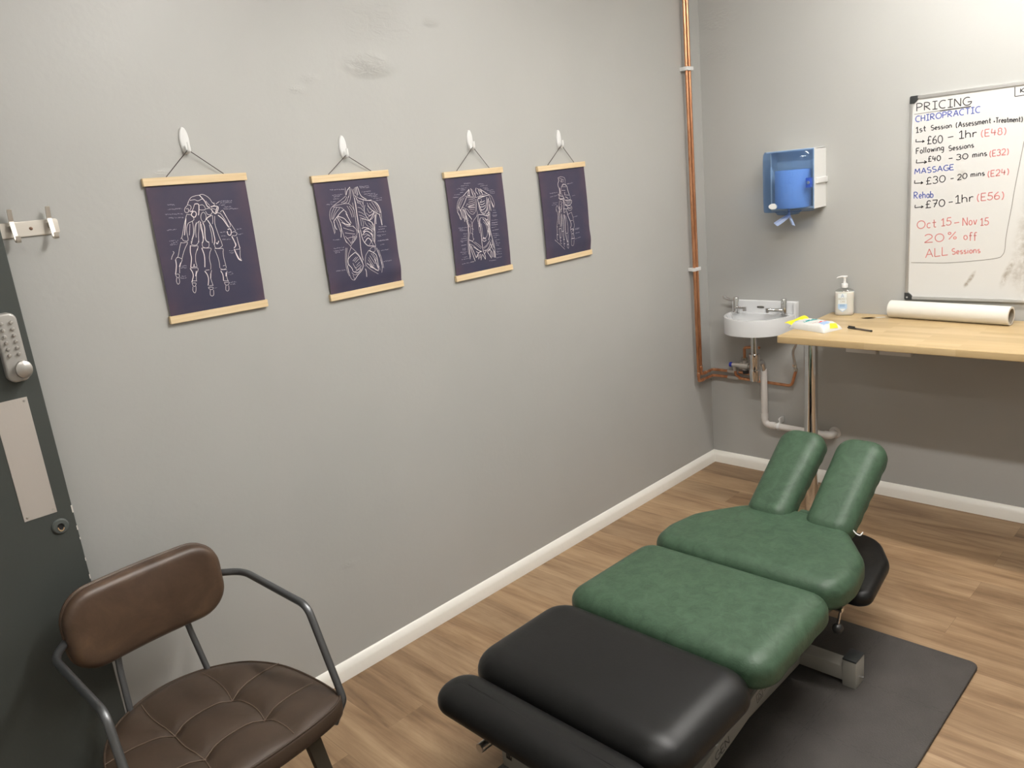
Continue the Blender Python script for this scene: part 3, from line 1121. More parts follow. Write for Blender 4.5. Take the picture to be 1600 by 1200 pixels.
FRONT_LINES = """T-141,-188 -70,-142
T-70,-142 -90,-183 -69,-191
T-71,-148 -73,-188
T-51,-137 -46,-167 -33,-198
-43,-144 -20,-179 -15,-206
T5,-138 -4,-161 15,-189
T18,-143 47,-168 63,-186
T40,-148 92,-179 114,-191
T49,-152 62,-193
-36,-161 -36,-191
T-15,-173 -15,-203
T25,-157 38,-191
-123,-188 -78,-194 -33,-203 -6,-209 32,-200 71,-194 110,-191
-141,-188 -179,-201 -203,-228 -218,-266 -217,-298
T-108,-198 -130,-232 -163,-268 -189,-292
-129,-196 -161,-229 -190,-268
-147,-197 -179,-230 -203,-267 -207,-293
-166,-202 -193,-235 -213,-273
T-198,-261 -192,-281 -181,-296
-108,-198 -80,-204 -26,-215 -24,-245 -22,-279 -38,-317 -68,-331 -97,-314 -116,-289 -163,-268
T-33,-258 -99,-268
-30,-271 -109,-270
T-32,-284 -101,-277
-33,-231 -94,-238
-31,-245 -106,-254
-36,-221 -91,-219
-40,-300 -94,-291
-51,-316 -87,-305
-104,-244 -126,-265
T-217,-298 -204,-326 -191,-360
-189,-292 -184,-315 -186,-358
T-165,-281 -161,-314 -156,-364 -158,-377
T-138,-284 -117,-325 -82,-366
T-180,-292 -175,-316 -167,-350
T-152,-285 -135,-324 -142,-366
T-156,-282 -144,-319 -148,-359
-206,-313 -198,-350
-138,-340 -135,-380 -124,-423
T-132,-334 -126,-381 -115,-424
-117,-325 -97,-344 -83,-372
-122,-352 -119,-362
-129,-367 -116,-372
-8,-220 -14,-259 -21,-299 -18,-339 -72,-387 -92,-425
-18,-339 -21,-393
-8,-340 -20,-413
T5,-225 9,-262 13,-296 31,-331 67,-342
T5,-225 31,-207 88,-206 127,-202
T15,-222 54,-212 93,-206
T25,-250 48,-249 78,-242
T27,-263 45,-269 75,-258
T19,-283 47,-286 77,-278
T26,-304 48,-309 74,-295
36,-325 60,-327 76,-316
T15,-249 19,-283 33,-318
38,-224 45,-238 25,-247
114,-191 150,-211 169,-243 178,-278 164,-308
127,-202 141,-234 150,-269 160,-304
T105,-217 95,-257 79,-296
T123,-226 107,-271 89,-324
T130,-246 128,-287 132,-325
T113,-231 99,-291 68,-335
T121,-273 108,-326 75,-349
T144,-248 154,-276 161,-297
T151,-262 165,-297
T116,-333 107,-394 99,-449
T107,-332 90,-378 92,-426
T-8,-340 43,-346 70,-356 109,-353
-9,-435 -1,-382 16,-367 53,-374 80,-411 90,-443
T62,-375 74,-390 89,-385
T33,-375 58,-402 73,-431
T65,-389 85,-412
T6,-369 -14,-434
65,-355 92,-365
L-115,-96 -49,-99
L-149,-111 -65,-113
L-194,-129 -91,-130
L-154,-141 -104,-142
L-168,-159 -132,-159
L-226,-172 -170,-171
L-246,-188 -191,-190
L27,-113 90,-115
L51,-128 126,-129
L74,-145 126,-147
L91,-156 134,-156
L113,-167 185,-168
L135,-179 195,-182
L148,-191 196,-193
L152,-323 181,-325
L149,-343 195,-345
L139,-361 192,-364
L145,-370 188,-372
L126,-399 194,-402
L125,-418 191,-420
L120,-434 188,-437
T-138,-372 -126,-421 -127,-476 -135,-511 -140,-555 -143,-621 -142,-665
-129,-410 -136,-467 -151,-546 -151,-627
-94,-377 -84,-408 -85,-451 -91,-487 -87,-525
-107,-398 -103,-435 -115,-477
-93,-436 -74,-445
-103,-468 -86,-484
T-1,-388 -1,-432 0,-491 -2,-543 0,-596
T-1,-402 0,-462 -2,-510
-14,-386 -17,-438 -14,-482
13,-411 15,-464 17,-516 48,-523 69,-485 62,-432 36,-399
T4,-533 23,-550 50,-543
T12,-519 42,-527
T8,-526 46,-534
T98,-399 100,-459 108,-509 117,-551 127,-590 130,-644 128,-690
T74,-419 87,-472 90,-521
T86,-412 93,-466 97,-511
T65,-410 81,-442 80,-486
T72,-470 86,-513 71,-545
T-132,-519 -99,-534
-99,-534 -80,-515
-131,-549 -94,-568 -58,-599 -21,-627
T-131,-549 -113,-625 -92,-688
T-119,-565 -93,-628 -78,-664
T-95,-576 -49,-608 -10,-625
-139,-533 -134,-600 -137,-651
-126,-579 -100,-672
-108,-530 -63,-565 -17,-601
-79,-541 -37,-568 -10,-594
T-78,-664 -53,-633 -20,-623
T-13,-647 -30,-689
T-55,-678 -44,-642
T-38,-673 -28,-641
T-67,-661 -54,-641
T-71,-616 -43,-635
T0,-596 5,-627 20,-666 17,-689
T-8,-647 17,-689
T12,-620 32,-623 12,-650
T41,-632 87,-608 108,-580
T46,-636 68,-666 85,-691
T75,-621 97,-647 97,-685
T107,-622 124,-651 123,-693
T32,-623 67,-605 94,-563
5,-597 38,-586 80,-554
14,-605 60,-581 92,-540
T57,-634 80,-618
T83,-637 81,-683
T115,-634 113,-687
T107,-550 119,-612
T87,-574 107,-622
L124,-419 191,-421
L124,-436 188,-436
L119,-454 175,-455
L123,-477 193,-477
L119,-504 188,-508
L128,-519 197,-523
L136,-535 162,-536
L138,-554 197,-558
L142,-568 163,-569
L145,-581 193,-584
L143,-596 185,-600
L149,-628 202,-630
L146,-646 199,-651
L150,-654 166,-655
L137,-667 202,-671
L135,-696 201,-696
L59,-708 131,-711
L-227,-418 -141,-422
L-219,-430 -183,-432
L-221,-440 -137,-442
L-186,-467 -148,-468
L-189,-485 -154,-487
L-211,-502 -154,-503
L-221,-518 -156,-518
L-213,-527 -193,-526
L-219,-550 -167,-551
L-208,-575 -176,-577
L-212,-585 -178,-588
L-235,-601 -165,-606
L-217,-616 -178,-619
L-214,-642 -171,-641
L-229,-657 -154,-658
L-232,-691 -149,-691
-143,-688 -103,-690"""
FOOT_LINES = """-59,-110 -22,-106 19,-116 29,-137 24,-157 26,-181
T-59,-110 -57,-137 -71,-162 -70,-189
-44,-118 11,-133
-41,-135 -23,-150
T-15,-130 -18,-154
6,-135 -3,-158
T-22,-180 1,-169 40,-189 45,-213 54,-244 62,-265
-28,-186 -43,-218 -41,-245 -23,-267
-28,-189 34,-195
-32,-219 14,-223
T2,-236 4,-263
1,-169 -11,-181 -28,-186
T-65,-189 -59,-223 -68,-249 -54,-264 -24,-270 -16,-288
T-55,-197 -55,-234 -52,-251
T-83,-245 -71,-269 -78,-282 -37,-289 -15,-285
-1,-262 61,-269 69,-290 62,-306 -2,-306 -9,-282
T-2,-306 77,-311 76,-338 45,-352 -2,-340 -4,-316
13,-315 71,-317
11,-325 70,-327
15,-335 58,-336
T-69,-293 -28,-300 -23,-341
-75,-302 -86,-342 -96,-374
T-12,-343 22,-360 20,-380 -17,-376
T-49,-339 -60,-378
T-16,-288 -23,-341 -28,-382
34,-354 75,-365 74,-393 34,-395 27,-367
T7,-277 42,-294
-66,-310 -41,-319 -64,-337
32,-368 67,-385
35,-382 74,-372
-111,-336 -127,-357 -129,-387
-111,-336 -94,-364
T-77,-349 -89,-399
43,-172 75,-171
L75,-172 126,-168
L-189,-231 -91,-229
L-188,-259 -95,-255
L-160,-314 -105,-314
L-177,-329 -120,-328
L98,-277 136,-276
-126,-368 -113,-413 -123,-466 -133,-494 -139,-515
T-92,-383 -102,-432 -108,-497
-89,-361 -83,-434 -92,-499 -101,-523
T-63,-415 -71,-472 -84,-521
-63,-411 -60,-473 -73,-526 -72,-559
T-34,-425 -45,-490 -53,-562
T-33,-422 -23,-470 -29,-532 -30,-587
-15,-435 0,-491 4,-547 -2,-590
T-29,-368 -32,-411
T-68,-371 -67,-400
3,-386 -23,-412
T11,-409 22,-450 45,-493 50,-523 37,-551
T7,-394 18,-439 41,-485
67,-415 80,-453 86,-491 93,-528 83,-557
46,-486 75,-486
20,-428 67,-415
-139,-515 -122,-517
T-114,-536 -86,-536
T-78,-562 -53,-564
-33,-586 -5,-586
-139,-518 -139,-558 -146,-590 -148,-622 -138,-627
-109,-540 -113,-591 -110,-613 -111,-660 -98,-662
-84,-543 -99,-611
-70,-567 -70,-604 -65,-634 -71,-673 -63,-697
-51,-569 -62,-630
T-31,-590 -28,-631 -23,-658
-23,-658 -29,-698 -19,-714 -8,-712 -11,-656
-3,-594 -11,-652
T-148,-581 -131,-583
T-113,-613 -96,-613
T-71,-635 -54,-635
T-28,-655 -9,-656
T-108,-639 -100,-638
T-70,-670 -56,-670
T-27,-683 -9,-684
37,-555 44,-589 48,-619 33,-647
82,-561 72,-593 73,-630 76,-649
T42,-559 77,-560 63,-577
T54,-598 68,-600
T37,-640 72,-641
33,-651 30,-691 40,-702 58,-695 67,-655
-179,-622 -60,-719
L84,-459 146,-456
L94,-562 159,-559
L93,-570 158,-568
L98,-600 153,-599
L83,-646 157,-641"""
BOARD_TEXT = [('PRICING','k',-1.0537,1.7975,-1.2608,1.7962,0.0315),
('CHIROPRACTIC','b',-1.0503,1.7534,-1.2981,1.7624,0.0239),
('1st','k',-1.0534,1.7088,-1.0926,1.7120,0.0233),
('Session','k',-1.1131,1.7127,-1.1929,1.7148,0.0193),
('(Assessment','k',-1.2102,1.7129,-1.3380,1.7161,0.0211),
('+Treatment)','k',-1.3477,1.7149,-1.4484,1.7083,0.0198),
('>','k',-1.0528,1.6686,-1.0905,1.6667,0.0189),
('£60','k',-1.0998,1.6575,-1.1602,1.6560,0.0319),
('-','k',-1.1800,1.6687,-1.2015,1.6701,0.0221),
('1hr','k',-1.2234,1.6671,-1.2899,1.6681,0.0310),
('(E48)','r',-1.3059,1.6657,-1.3935,1.6670,0.0269),
('Following','k',-1.0568,1.6202,-1.1662,1.6258,0.0236),
('Sessions','k',-1.1854,1.6210,-1.2794,1.6267,0.0204),
('>','k',-1.0573,1.5790,-1.1031,1.5789,0.0249),
('£40','k',-1.1055,1.5844,-1.1550,1.5839,0.0220),
('-','k',-1.1868,1.5831,-1.2015,1.5837,0.0186),
('30','k',-1.2165,1.5813,-1.2600,1.5823,0.0222),
('mins','k',-1.2778,1.5862,-1.3294,1.5888,0.0212),
('(E32)','r',-1.3405,1.5835,-1.4066,1.5872,0.0238),
('MASSAGE','b',-1.0530,1.5352,-1.2076,1.5423,0.0223),
('>','k',-1.0523,1.4939,-1.0901,1.4929,0.0213),
('£30','k',-1.1006,1.4884,-1.1768,1.4940,0.0288),
('-','k',-1.1971,1.4994,-1.2093,1.5000,0.0188),
('20','k',-1.2233,1.4983,-1.2600,1.5032,0.0224),
('mins','k',-1.2745,1.5077,-1.3248,1.5102,0.0203),
('(E24)','r',-1.3378,1.5031,-1.4115,1.5085,0.0241),
('Rehab','b',-1.0534,1.4307,-1.1316,1.4311,0.0281),
('>','k',-1.0573,1.3886,-1.0945,1.3908,0.0204),
('£70','k',-1.1019,1.3881,-1.1788,1.3915,0.0304),
('-','k',-1.1938,1.4004,-1.2097,1.4015,0.0210),
('1hr','k',-1.2202,1.4017,-1.2891,1.4076,0.0334),
('(E56)','r',-1.3028,1.4073,-1.3988,1.4122,0.0298),
('Oct','r',-1.0701,1.2980,-1.1477,1.3037,0.0349),
('15','r',-1.1686,1.3078,-1.2072,1.3116,0.0318),
('-','r',-1.2185,1.3113,-1.2382,1.3134,0.0231),
('Nov','r',-1.2521,1.3064,-1.3055,1.3105,0.0336),
('15','r',-1.3193,1.3055,-1.3496,1.3072,0.0301),
('20','r',-1.1019,1.2377,-1.1808,1.2412,0.0350),
('%','r',-1.1960,1.2499,-1.2298,1.2512,0.0311),
('off','r',-1.2581,1.2476,-1.3066,1.2467,0.0308),
('ALL','r',-1.1089,1.1705,-1.1985,1.1833,0.0368),
('Sessions','r',-1.2146,1.1852,-1.3236,1.1915,0.0243),
('K','k',-1.4360,1.8190,-1.4479,1.8197,0.0157)]
BOARD_LINES = [('g', [(-1.0439, 1.7858), (-1.1546, 1.7884), (-1.2621, 1.7907)]), ('k', [(-1.1442, 1.7868), (-1.2621, 1.79)]), ('g', [(-1.4586, 1.633), (-1.452, 1.5778), (-1.4433, 1.508), (-1.4357, 1.4442), (-1.4296, 1.3797), (-1.4164, 1.2626), (-1.4139, 1.2029), (-1.4059, 1.1804), (-1.3898, 1.1691), (-1.3295, 1.1597), (-1.2249, 1.1498), (-1.1634, 1.1477), (-1.0489, 1.1495)]), ('k', [(-1.4155, 1.8433), (-1.4175, 1.807), (-1.4666, 1.809)])]

POST = [(-2.7424, 1.7875, -.0112, 1.885, -2.754), (-2.2144, 1.761, .0048, 1.845, -2.226), (-1.6557, 1.7378, .0068, 1.846, -1.6535), (-1.1445, 1.73, .0134, 1.832, -1.1425)]
PART_TXT = ['hand bones', 'back muscles', 'front of the torso', 'foot bones']
ART = [HAND_LINES, BACK_LINES, FRONT_LINES, FOOT_LINES]
LBL = ['navy hanging poster of hand bones in pine bars, the leftmost and nearest the coat rack',
       'navy hanging poster of the back muscles in pine bars, between the hand and chest posters',
       'navy hanging poster of chest muscles in pine bars, between the back and foot posters',
       'navy hanging poster of foot bones in pine bars, the one nearest the copper pipes']
HLBL = ['white oval adhesive hook on the wall above the hand bones poster', 'white oval adhesive hook on the wall above the back muscles poster',
        'white oval adhesive hook on the wall above the chest muscles poster', 'white oval adhesive hook on the wall above the foot bones poster']
BOWS = [(.0035, .001), (.006, .006), (.004, .001), (.005, .006)]
for i, (px, pz, pr, hz, hx) in enumerate(POST):
    t = thing('wall_poster', LBL[i], 'poster', (px, 0, pz), (0, -pr, 0), 'anatomy posters on the left wall')
    b0, b1 = BOWS[i]
    def yoff(lx, lz):
        q = min(max((-lz - .02) / .37, 0), 1)
        return -.0075 - b0 * math.sin(PI * q) - b1 * math.exp(-((q - .86) / .09) ** 2) * (.4 + .6 * (lx + .15) / .3)
    for nm, z0, z1 in (('top_bar', -.022, 0), ('bottom_bar', -.408, -.386)):
        bm = bmesh.new()
        box(bm, -.154, .154, -.0135, -.0008, z0, z1, .0008, 1)
        mesh(nm, bm, PINE, t, False)
    bm = bmesh.new()
    nx, nz = 14, 44
    g = [[bm.verts.new((-.1485 + .297 * a / nx, yoff(-.1485 + .297 * a / nx, -.01 - .388 * c / nz), -.01 - .388 * c / nz)) for a in range(nx + 1)] for c in range(nz + 1)]
    for c in range(nz):
        for a in range(nx):
            bm.faces.new((g[c][a], g[c + 1][a], g[c + 1][a + 1], g[c][a + 1]))
    r = bmesh.ops.extrude_face_region(bm, geom=list(bm.faces))
    bmesh.ops.translate(bm, vec=(0, .0006, 0), verts=[v for v in r['geom'] if isinstance(v, bmesh.types.BMVert)])
    paper = mesh('paper', bm, POSTER, t, False, sharp=60)
    bm = bmesh.new()
    bl = bmesh.new()
    rnd = random.Random(i)
    for ln in ART[i].split('\n'):
        k = ln[0] if ln[0] in 'TL' else ''
        P = [tuple(float(c) / 2000 for c in q.split(',')) for q in ln[len(k):].split()]
        if k == 'L':
            (x0, z0), (x1, z1) = P[0], P[-1]
            n = max(6, int(abs(x1 - x0) / .0011))
            pts = []
            for q in range(n + 1):
                s = q / n
                gap = rnd.random() < .16
                x, z = x0 + (x1 - x0) * s, z0 + (z1 - z0) * s + (rnd.random() - .5) * .0034
                if gap and len(pts) > 1:
                    ribbon(bl, pts, .0011, (0, -1, 0))
                    pts = []
                    continue
                pts.append(Vector((x, yoff(x, z) - .0004, z)))
            ribbon(bl, pts, .0011, (0, -1, 0))
        else:
            C_ = catmull([(x, 0, z) for x, z in P], 4) if len(P) > 2 else [Vector((P[0][0], 0, P[0][1])), Vector(((P[0][0] + P[1][0]) / 2, 0, (P[0][1] + P[1][1]) / 2)), Vector((P[1][0], 0, P[1][1]))]
            C_ = [Vector((p.x, yoff(p.x, p.z) - .0004, p.z)) for p in C_]
            ribbon(bm, C_, (.0023 if k == 'T' else .00115) * (1 if i == 0 else .78), (0, -1, 0))
    mesh('printed_drawing', bm, INK, paper, False, label='pale line drawing of ' + PART_TXT[i], flat=True, recalc=False)
    mesh('printed_caption', bl, INK2, paper, False, label='faint rows of small captions', flat=True, recalc=False)
    # cord: from two holes in the top bar over the hook
    inv = ROOTM[t].inverted()
    top = inv @ Vector((hx, -.0155, hz - .028))
    bm = bmesh.new()
    s = .085
    tube(bm, [(-s, -.0072, -.004), (-s, -.0072, .001), top + Vector((-.0035, 0, -.001)), top + Vector((0, 0, .0012)), top + Vector((.0035, 0, -.001)), (s, -.0072, .001), (s, -.0072, -.004)], .0012, 6)
    mesh('hanging_cord', bm, STRING, t, False)
    h = thing('adhesive_hook', HLBL[i], 'hook', (hx, 0, hz), group='white hooks on the left wall')
    HM = Matrix(((1, 0, 0, hx), (0, 0, -1, 0), (0, 1, 0, hz), (0, 0, 0, 1)))
    bm = bmesh.new()
    cushion(bm, ellipse(.0145, .0375, 36), 0, .0065, .0045, .0015, rb=.0005, M=HM)
    mesh('base_plate', bm, PLASTW, h)
    bm = bmesh.new()
    P = catmull([(0, -.012, .004), (0, -.030, .009), (0, -.033, .016), (0, -.028, .0225), (0, -.017, .0245), (0, -.006, .0245)], 5)
    tube(bm, P, [.0075 - .0035 * q / (len(P) - 1) for q in range(len(P))], 10, sq=.55, up=(1, 0, 0))
    bmesh.ops.transform(bm, matrix=HM, verts=bm.verts)
    mesh('prong', bm, PLASTW, h)

# ------------------------------------------------------------------ copper pipes in the corner
def pipe_thing(label, x, run_z, run_y_end, jog, extra):
    t = thing('copper_pipe', label, 'pipe', (x, -.028, run_z), group='copper pipes in the corner')
    bm = bmesh.new()
    P = fillet([(x, -.030, CEIL), (x, -.030, run_z), (-.035, -.030 - jog, run_z), (-.030, -.06, run_z)] + extra, [.014, .012, .012] + [.03] * (len(extra) - 1), 6)
    tube(bm, P, .0078, 14)
    mesh('pipe', bm, COPPER, t)
    bm = bmesh.new()
    for (c, d, l) in (((x, -.030, run_z + .035), (0, 0, 1), .012), ((x + .038, -.030, run_z), (1, 0, 0), .012)):
        c, d = Vector(c), Vector(d)
        tube(bm, [c - d * l, c - d * l * .8, c + d * l * .8, c + d * l], [.0085, .0096, .0096, .0085], 14)
    mesh_each('elbow_collar', bm, COPPER, t)
    bm = bmesh.new()
    for c, d in (((x, -.030, run_z + .050), (0, 0, 1)), ((x + .054, -.030, run_z), (1, 0, 0))):
        c, d = Vector(c), Vector(d)
        tube(bm, [c - d * .002, c + d * .002], .0092, 12)
    mesh_each('solder_ring', bm, SOLDER, t)
    return t
PA = pipe_thing('left copper pipe of the corner pair, running under the basin to its right tap', -.176, .522, -.3, 0, [(-.030, -.17, .522), (-.030, -.49, .512), (-.030, -.515, .60)])
PB = pipe_thing('right copper pipe of the corner pair, ending behind the chrome basin trap', -.150, .556, -.3, 0, [(-.030, -.17, .556), (-.030, -.32, .550)])
for t, z in ((PA, .522), (PB, .556)):
    bm = bmesh.new()
    box(bm, -.040, -.020, -.185, -.130, z - .009, z + .009, .004)
    tube(bm, [(-.030, -.125, z), (-.030, -.192, z)], .0105, 8)
    mesh('isolating_valve', bm, SATIN, t, label='nickel isolating valve')
# flexible tail up to the right-hand tap
bm = bmesh.new()
tube(bm, catmull([(-.030, -.515, .60), (-.032, -.507, .645), (-.045, -.507, .70), (-.06, -.53, .755), (-.06, -.480, .804)], 6), .0062, 10)
mesh('tap_connector', bm, SATIN, PA, label='flexible steel tap connector')
bm = bmesh.new()
for z in (.600, .622):
    tube(bm, [(-.031, -.515 + (z - .6) * .25, z - .007), (-.031, -.513 + (z - .6) * .25, z + .007)], .0105, 6)
mesh_each('compression_nut', bm, SOLDER, PA)
# white double clips
for z, lb in ((2.13, 'white double pipe clip on the copper pipes, the upper one'), (1.135, 'white double pipe clip on the copper pipes, the lower one')):
    t = thing('pipe_clip', lb, 'pipe clip', (-.163, 0, z), group='white pipe clips')
    bm = bmesh.new()
    box(bm, -.190, -.136, -.0215, 0, z - .009, z + .009, .002)
    for x in (-.1905, -.163, -.1365):
        box(bm, x - .0025, x + .0025, -.043, -.020, z - .009, z + .009, .001)
    box(bm, -.1925, -.134, -.0445, -.0395, z - .009, z + .009, .002)
    mesh('clip_body', bm, PLASTW, t)

# ------------------------------------------------------------------ mixing valve under the basin
t = thing('mixing_valve', 'small nickel mixing valve with a blue cap and black knob under the basin', 'valve', (-.045, -.21, .585))
bm = bmesh.new()
tube(bm, [(-.05, -.165, .600), (-.05, -.285, .598)], .0125, 12)
tube(bm, [(-.05, -.212, .600), (-.05, -.262, .599)], .019, 14)
tube(bm, [(-.05, -.238, .575), (-.05, -.238, .632)], .0135, 12)
tube(bm, [(-.05, -.178, .600), (-.05, -.178, .568)], .012, 12)
mesh('valve_body', bm, SATIN, t)
bm = bmesh.new()
tube(bm, [(-.05, -.150, .600), (-.05, -.165, .600)], .0135, 14)
mesh('blue_cap', bm, BLUEP, t)
bm = bmesh.new()
tube(bm, [(-.055, -.246, .560), (-.055, -.246, .578)], .0165, 16)
mesh('black_knob', bm, BLACKP, t)
bm = bmesh.new()
tube(bm, [(-.05, -.272, .598), (-.05, -.292, .598)], .0165, 6)
tube(bm, [(-.05, -.238, .632), (-.05, -.238, .646)], .0155, 6)
mesh_each('hex_nut', bm, SOLDER, t)
bm = bmesh.new()
tube(bm, fillet([(-.05, -.238, .64), (-.05, -.238, .700), (-.05, -.262, .704), (-.05, -.325, .706)], .018, 6), .0078, 12)
tube(bm, fillet([(-.05, -.178, .575), (-.05, -.183, .545), (-.036, -.200, .526)], .01, 4), .0072, 12)
mesh('feed_pipe', bm, COPPER, t)

# ------------------------------------------------------------------ wash basin
BYC, BW = -.335, .180
t = thing('wash_basin', 'small white ceramic wash basin on the back wall beside the wooden worktop', 'wash basin', (0, BYC, .76))
def dshape(wx, d, sh=0, n=40):
    """D outline: flat on the wall, bowed to the room"""
    out = []
    for k in range(n + 1):
        a = -PI / 2 + PI * k / n
        c, s = math.cos(a), math.sin(a)
        out.append((-d * (abs(c) ** .80), BYC + wx * math.copysign(abs(s) ** .90, s)))
    return out
bm = bmesh.new()
zr, zb = .890, .806
lev = [(1.0, 1.0, zb), (1.0, 1.0, zb + .01), (1.0, 1.0, zr - .006), (.992, .992, zr), (.93, .93, zr), (.90, .91, zr - .008)]
inner = [(.84, .84, zr - .05), (.70, .70, zr - .085), (.40, .42, zr - .095)]
rings = []
for sx, sd, z in lev[:4]:
    rings.append([bm.verts.new((p[0], BYC + (p[1] - BYC), z)) for p in dshape(BW * sx, .252 * sd)])
for sx, sd, z in lev[4:] + inner:
    rings.append([bm.verts.new((min(p[0] * 1.0 - .0, 0) - (.058 if True else 0) * max(0, 1 - (-p[0] / .10)), p[1], z)) for p in dshape(BW * sx, .252 * sd)])
for a, b in zip(rings[:-1], rings[1:]):
    for k in range(len(a)):
        bm.faces.new((a[k], a[(k + 1) % len(a)], b[(k + 1) % len(b)], b[k]))
bm.faces.new(rings[0])
bm.faces.new(rings[-1])
# upstand along the wall with a return at its right end
box(bm, -.022, 0, BYC - BW, BYC + BW, zb + .06, .952, .006, 3)
box(bm, -.040, 0, BYC - BW - .004, BYC - BW + .010, zb + .02, .952, .005, 3)
mesh('basin', bm, CERAM, t, sharp=50)
bm = bmesh.new()
cushion(bm, ellipse(.022, .008, 24), 0, .002, .0008, M=Matrix(((0, 0, -1, -.0222), (1, 0, 0, -.322), (0, 1, 0, .918), (0, 0, 0, 1))))
ov = mesh('overflow_grille', bm, SATIN, t, label='chrome overflow grille')
bm = bmesh.new()
for k in range(5):
    box(bm, -.0262, -.0242, -.322 - .016 + k * .0075, -.322 - .013 + k * .0075, .9135, .9225)
mesh_each('slot', bm, DARK, ov)
def tap(y, d_spout, d_lever):
    z = zr
    bm = bmesh.new()
    lathe(bm, [(.019, 0), (.019, .005), (.0145, .008), (.0145, .080), (.0125, .084), (0, .085)], Matrix.Translation((-.062, y, z)), 24)
    tb = mesh('tap', bm, CHROME, t, label='chrome lever tap')
    bm = bmesh.new()
    d = Vector(d_spout).normalized()
    p = Vector((-.062, y, z + .024))
    tube(bm, [p, p + d * .05 + Vector((0, 0, .006)), p + d * .085 + Vector((0, 0, .010))], [.0115, .0095, .0085], 12)
    e = p + d * .083 + Vector((0, 0, .010))
    tube(bm, [e + Vector((0, 0, .008)), e - Vector((0, 0, .014))], .0095, 14)
    mesh('spout', bm, CHROME, tb)
    bm = bmesh.new()
    d = Vector(d_lever).normalized()
    p = Vector((-.062, y, z + .070))
    tube(bm, [p, p + d * .025 + Vector((0, 0, -.003)), p + d * .05 + Vector((0, 0, .006)), p + d * .066 + Vector((0, 0, .014)), p + d * .072 + Vector((0, 0, .017))], [.0055, .0055, .0095, .0085, .003], 10, sq=.45, up=(0, 0, 1) if False else None)
    mesh('lever', bm, CHROME, tb)
tap(-.203, (-.5, -.85, 0), (-.15, 1, 0))
tap(-.468, (-.65, .75, 0), (-1, -.32, 0))
# bottle trap
bm = bmesh.new()
TX, TY = -.130, -.338
lathe(bm, [(.035, .807), (.034, .796), (.020, .784), (0, .784)][::-1], Matrix.Translation((TX, TY, 0)), 24)
mesh('waste_outlet', bm, PVCW, t)
bm = bmesh.new()
lathe(bm, [(.018, .788), (.018, .694), (.028, .692), (.028, .666), (.0265, .664), (.0265, .612), (.030, .608), (.030, .598), (.029, .595), (.0255, .550), (.019, .546), (0, .546)], Matrix.Translation((TX, TY, 0)), 28)
tube(bm, fillet([(TX, TY, .640), (TX + .055, TY - .012, .640), (-.062, -.353, .590)], .02, 5), .0165, 14)
mesh('bottle_trap', bm, CHROME, t, label='chrome bottle trap')

# white waste pipe
t = thing('waste_pipe', 'white plastic waste pipe dropping from the basin trap and running along the wall', 'pipe', (-.05, -.5, .29))
bm = bmesh.new()
P = fillet([(-.062, -.353, .600), (-.055, -.350, .29), (-.055, -.420, .288), (-.055, -.685, .283)], [.035, .01], 8)
tube(bm, P, .0170, 18)
mesh('pipe', bm, PVCW, t)
bm = bmesh.new()
tube(bm, [(-.0555, -.350, .352), (-.0555, -.350, .322)], .0195, 18)
tube(bm, [(-.055, -.385, .2885), (-.055, -.412, .288)], .0195, 18)
mesh_each('elbow_socket', bm, PVCW, t)
bm = bmesh.new()
tube(bm, [(-.055, -.425, .288), (-.055, -.437, .288)], .0205, 16)
box(bm, -.052, -.002, -.434, -.428, .300, .335, .002)
lathe(bm, [(.006, 0), (.006, .003), (0, .004)], align((-.052, -.431, .327), (-1, 0, 0)), 10)
mesh('pipe_clip', bm, PLASTW, t)
bm = bmesh.new()
tube(bm, fillet([(-.055, -.675, .2835), (-.055, -.705, .283), (0, -.705, .283)], .02, 6), .0195, 16)
lathe(bm, [(.030, 0), (.030, .004), (.021, .012), (0, .012)], align((0, -.705, .283), (-1, 0, 0)), 20)
mesh('wall_flange', bm, PVCW, t)

# ------------------------------------------------------------------ towel dispenser
DZ0, DZ1, DYL, DYR = 1.405, 1.690, -.412, -.655
t = thing('towel_dispenser', 'blue see-through centrefeed paper towel dispenser on the back wall above the basin', 'dispenser', (0, (DYL + DYR) / 2, DZ0))
def dout(y0, y1, x0, x1, r):
    return rpoly([(x0, y0), (x1, y0), (x1, y1), (x0, y1)], r, 6)
bm = bmesh.new()   # white back tray: open box, side walls
z0, z1 = DZ0 + .012, DZ1
outl = [(-.0, DYR), (-.125, DYR), (-.125, DYR + .006), (-.012, DYR + .006), (-.012, DYL - .006), (-.070, DYL - .006), (-.070, DYL), (0, DYL)]
A = [bm.verts.new((x, y, z0)) for x, y in outl]
B = [bm.verts.new((x, y, z1)) for x, y in outl]
for k in range(len(outl)):
    j = (k + 1) % len(outl)
    bm.faces.new((A[k], A[j], B[j], B[k]))
bm.faces.new(A)
bm.faces.new(B)
box(bm, -.115, 0, DYR, DYL, DZ1 - .006, DZ1 + .002, .003)
box(bm, -.090, -.004, DYR + .02, DYL - .02, DZ0 + .012, DZ0 + .020, .002)
mesh('back_tray', bm, PLASTW, t, label='white back tray')
bm = bmesh.new()
box(bm, -.110, 0, DYR - .010, DYR + .001, 1.530, 1.556, .003)
mesh('hinge_band', bm, PLASTW, t)
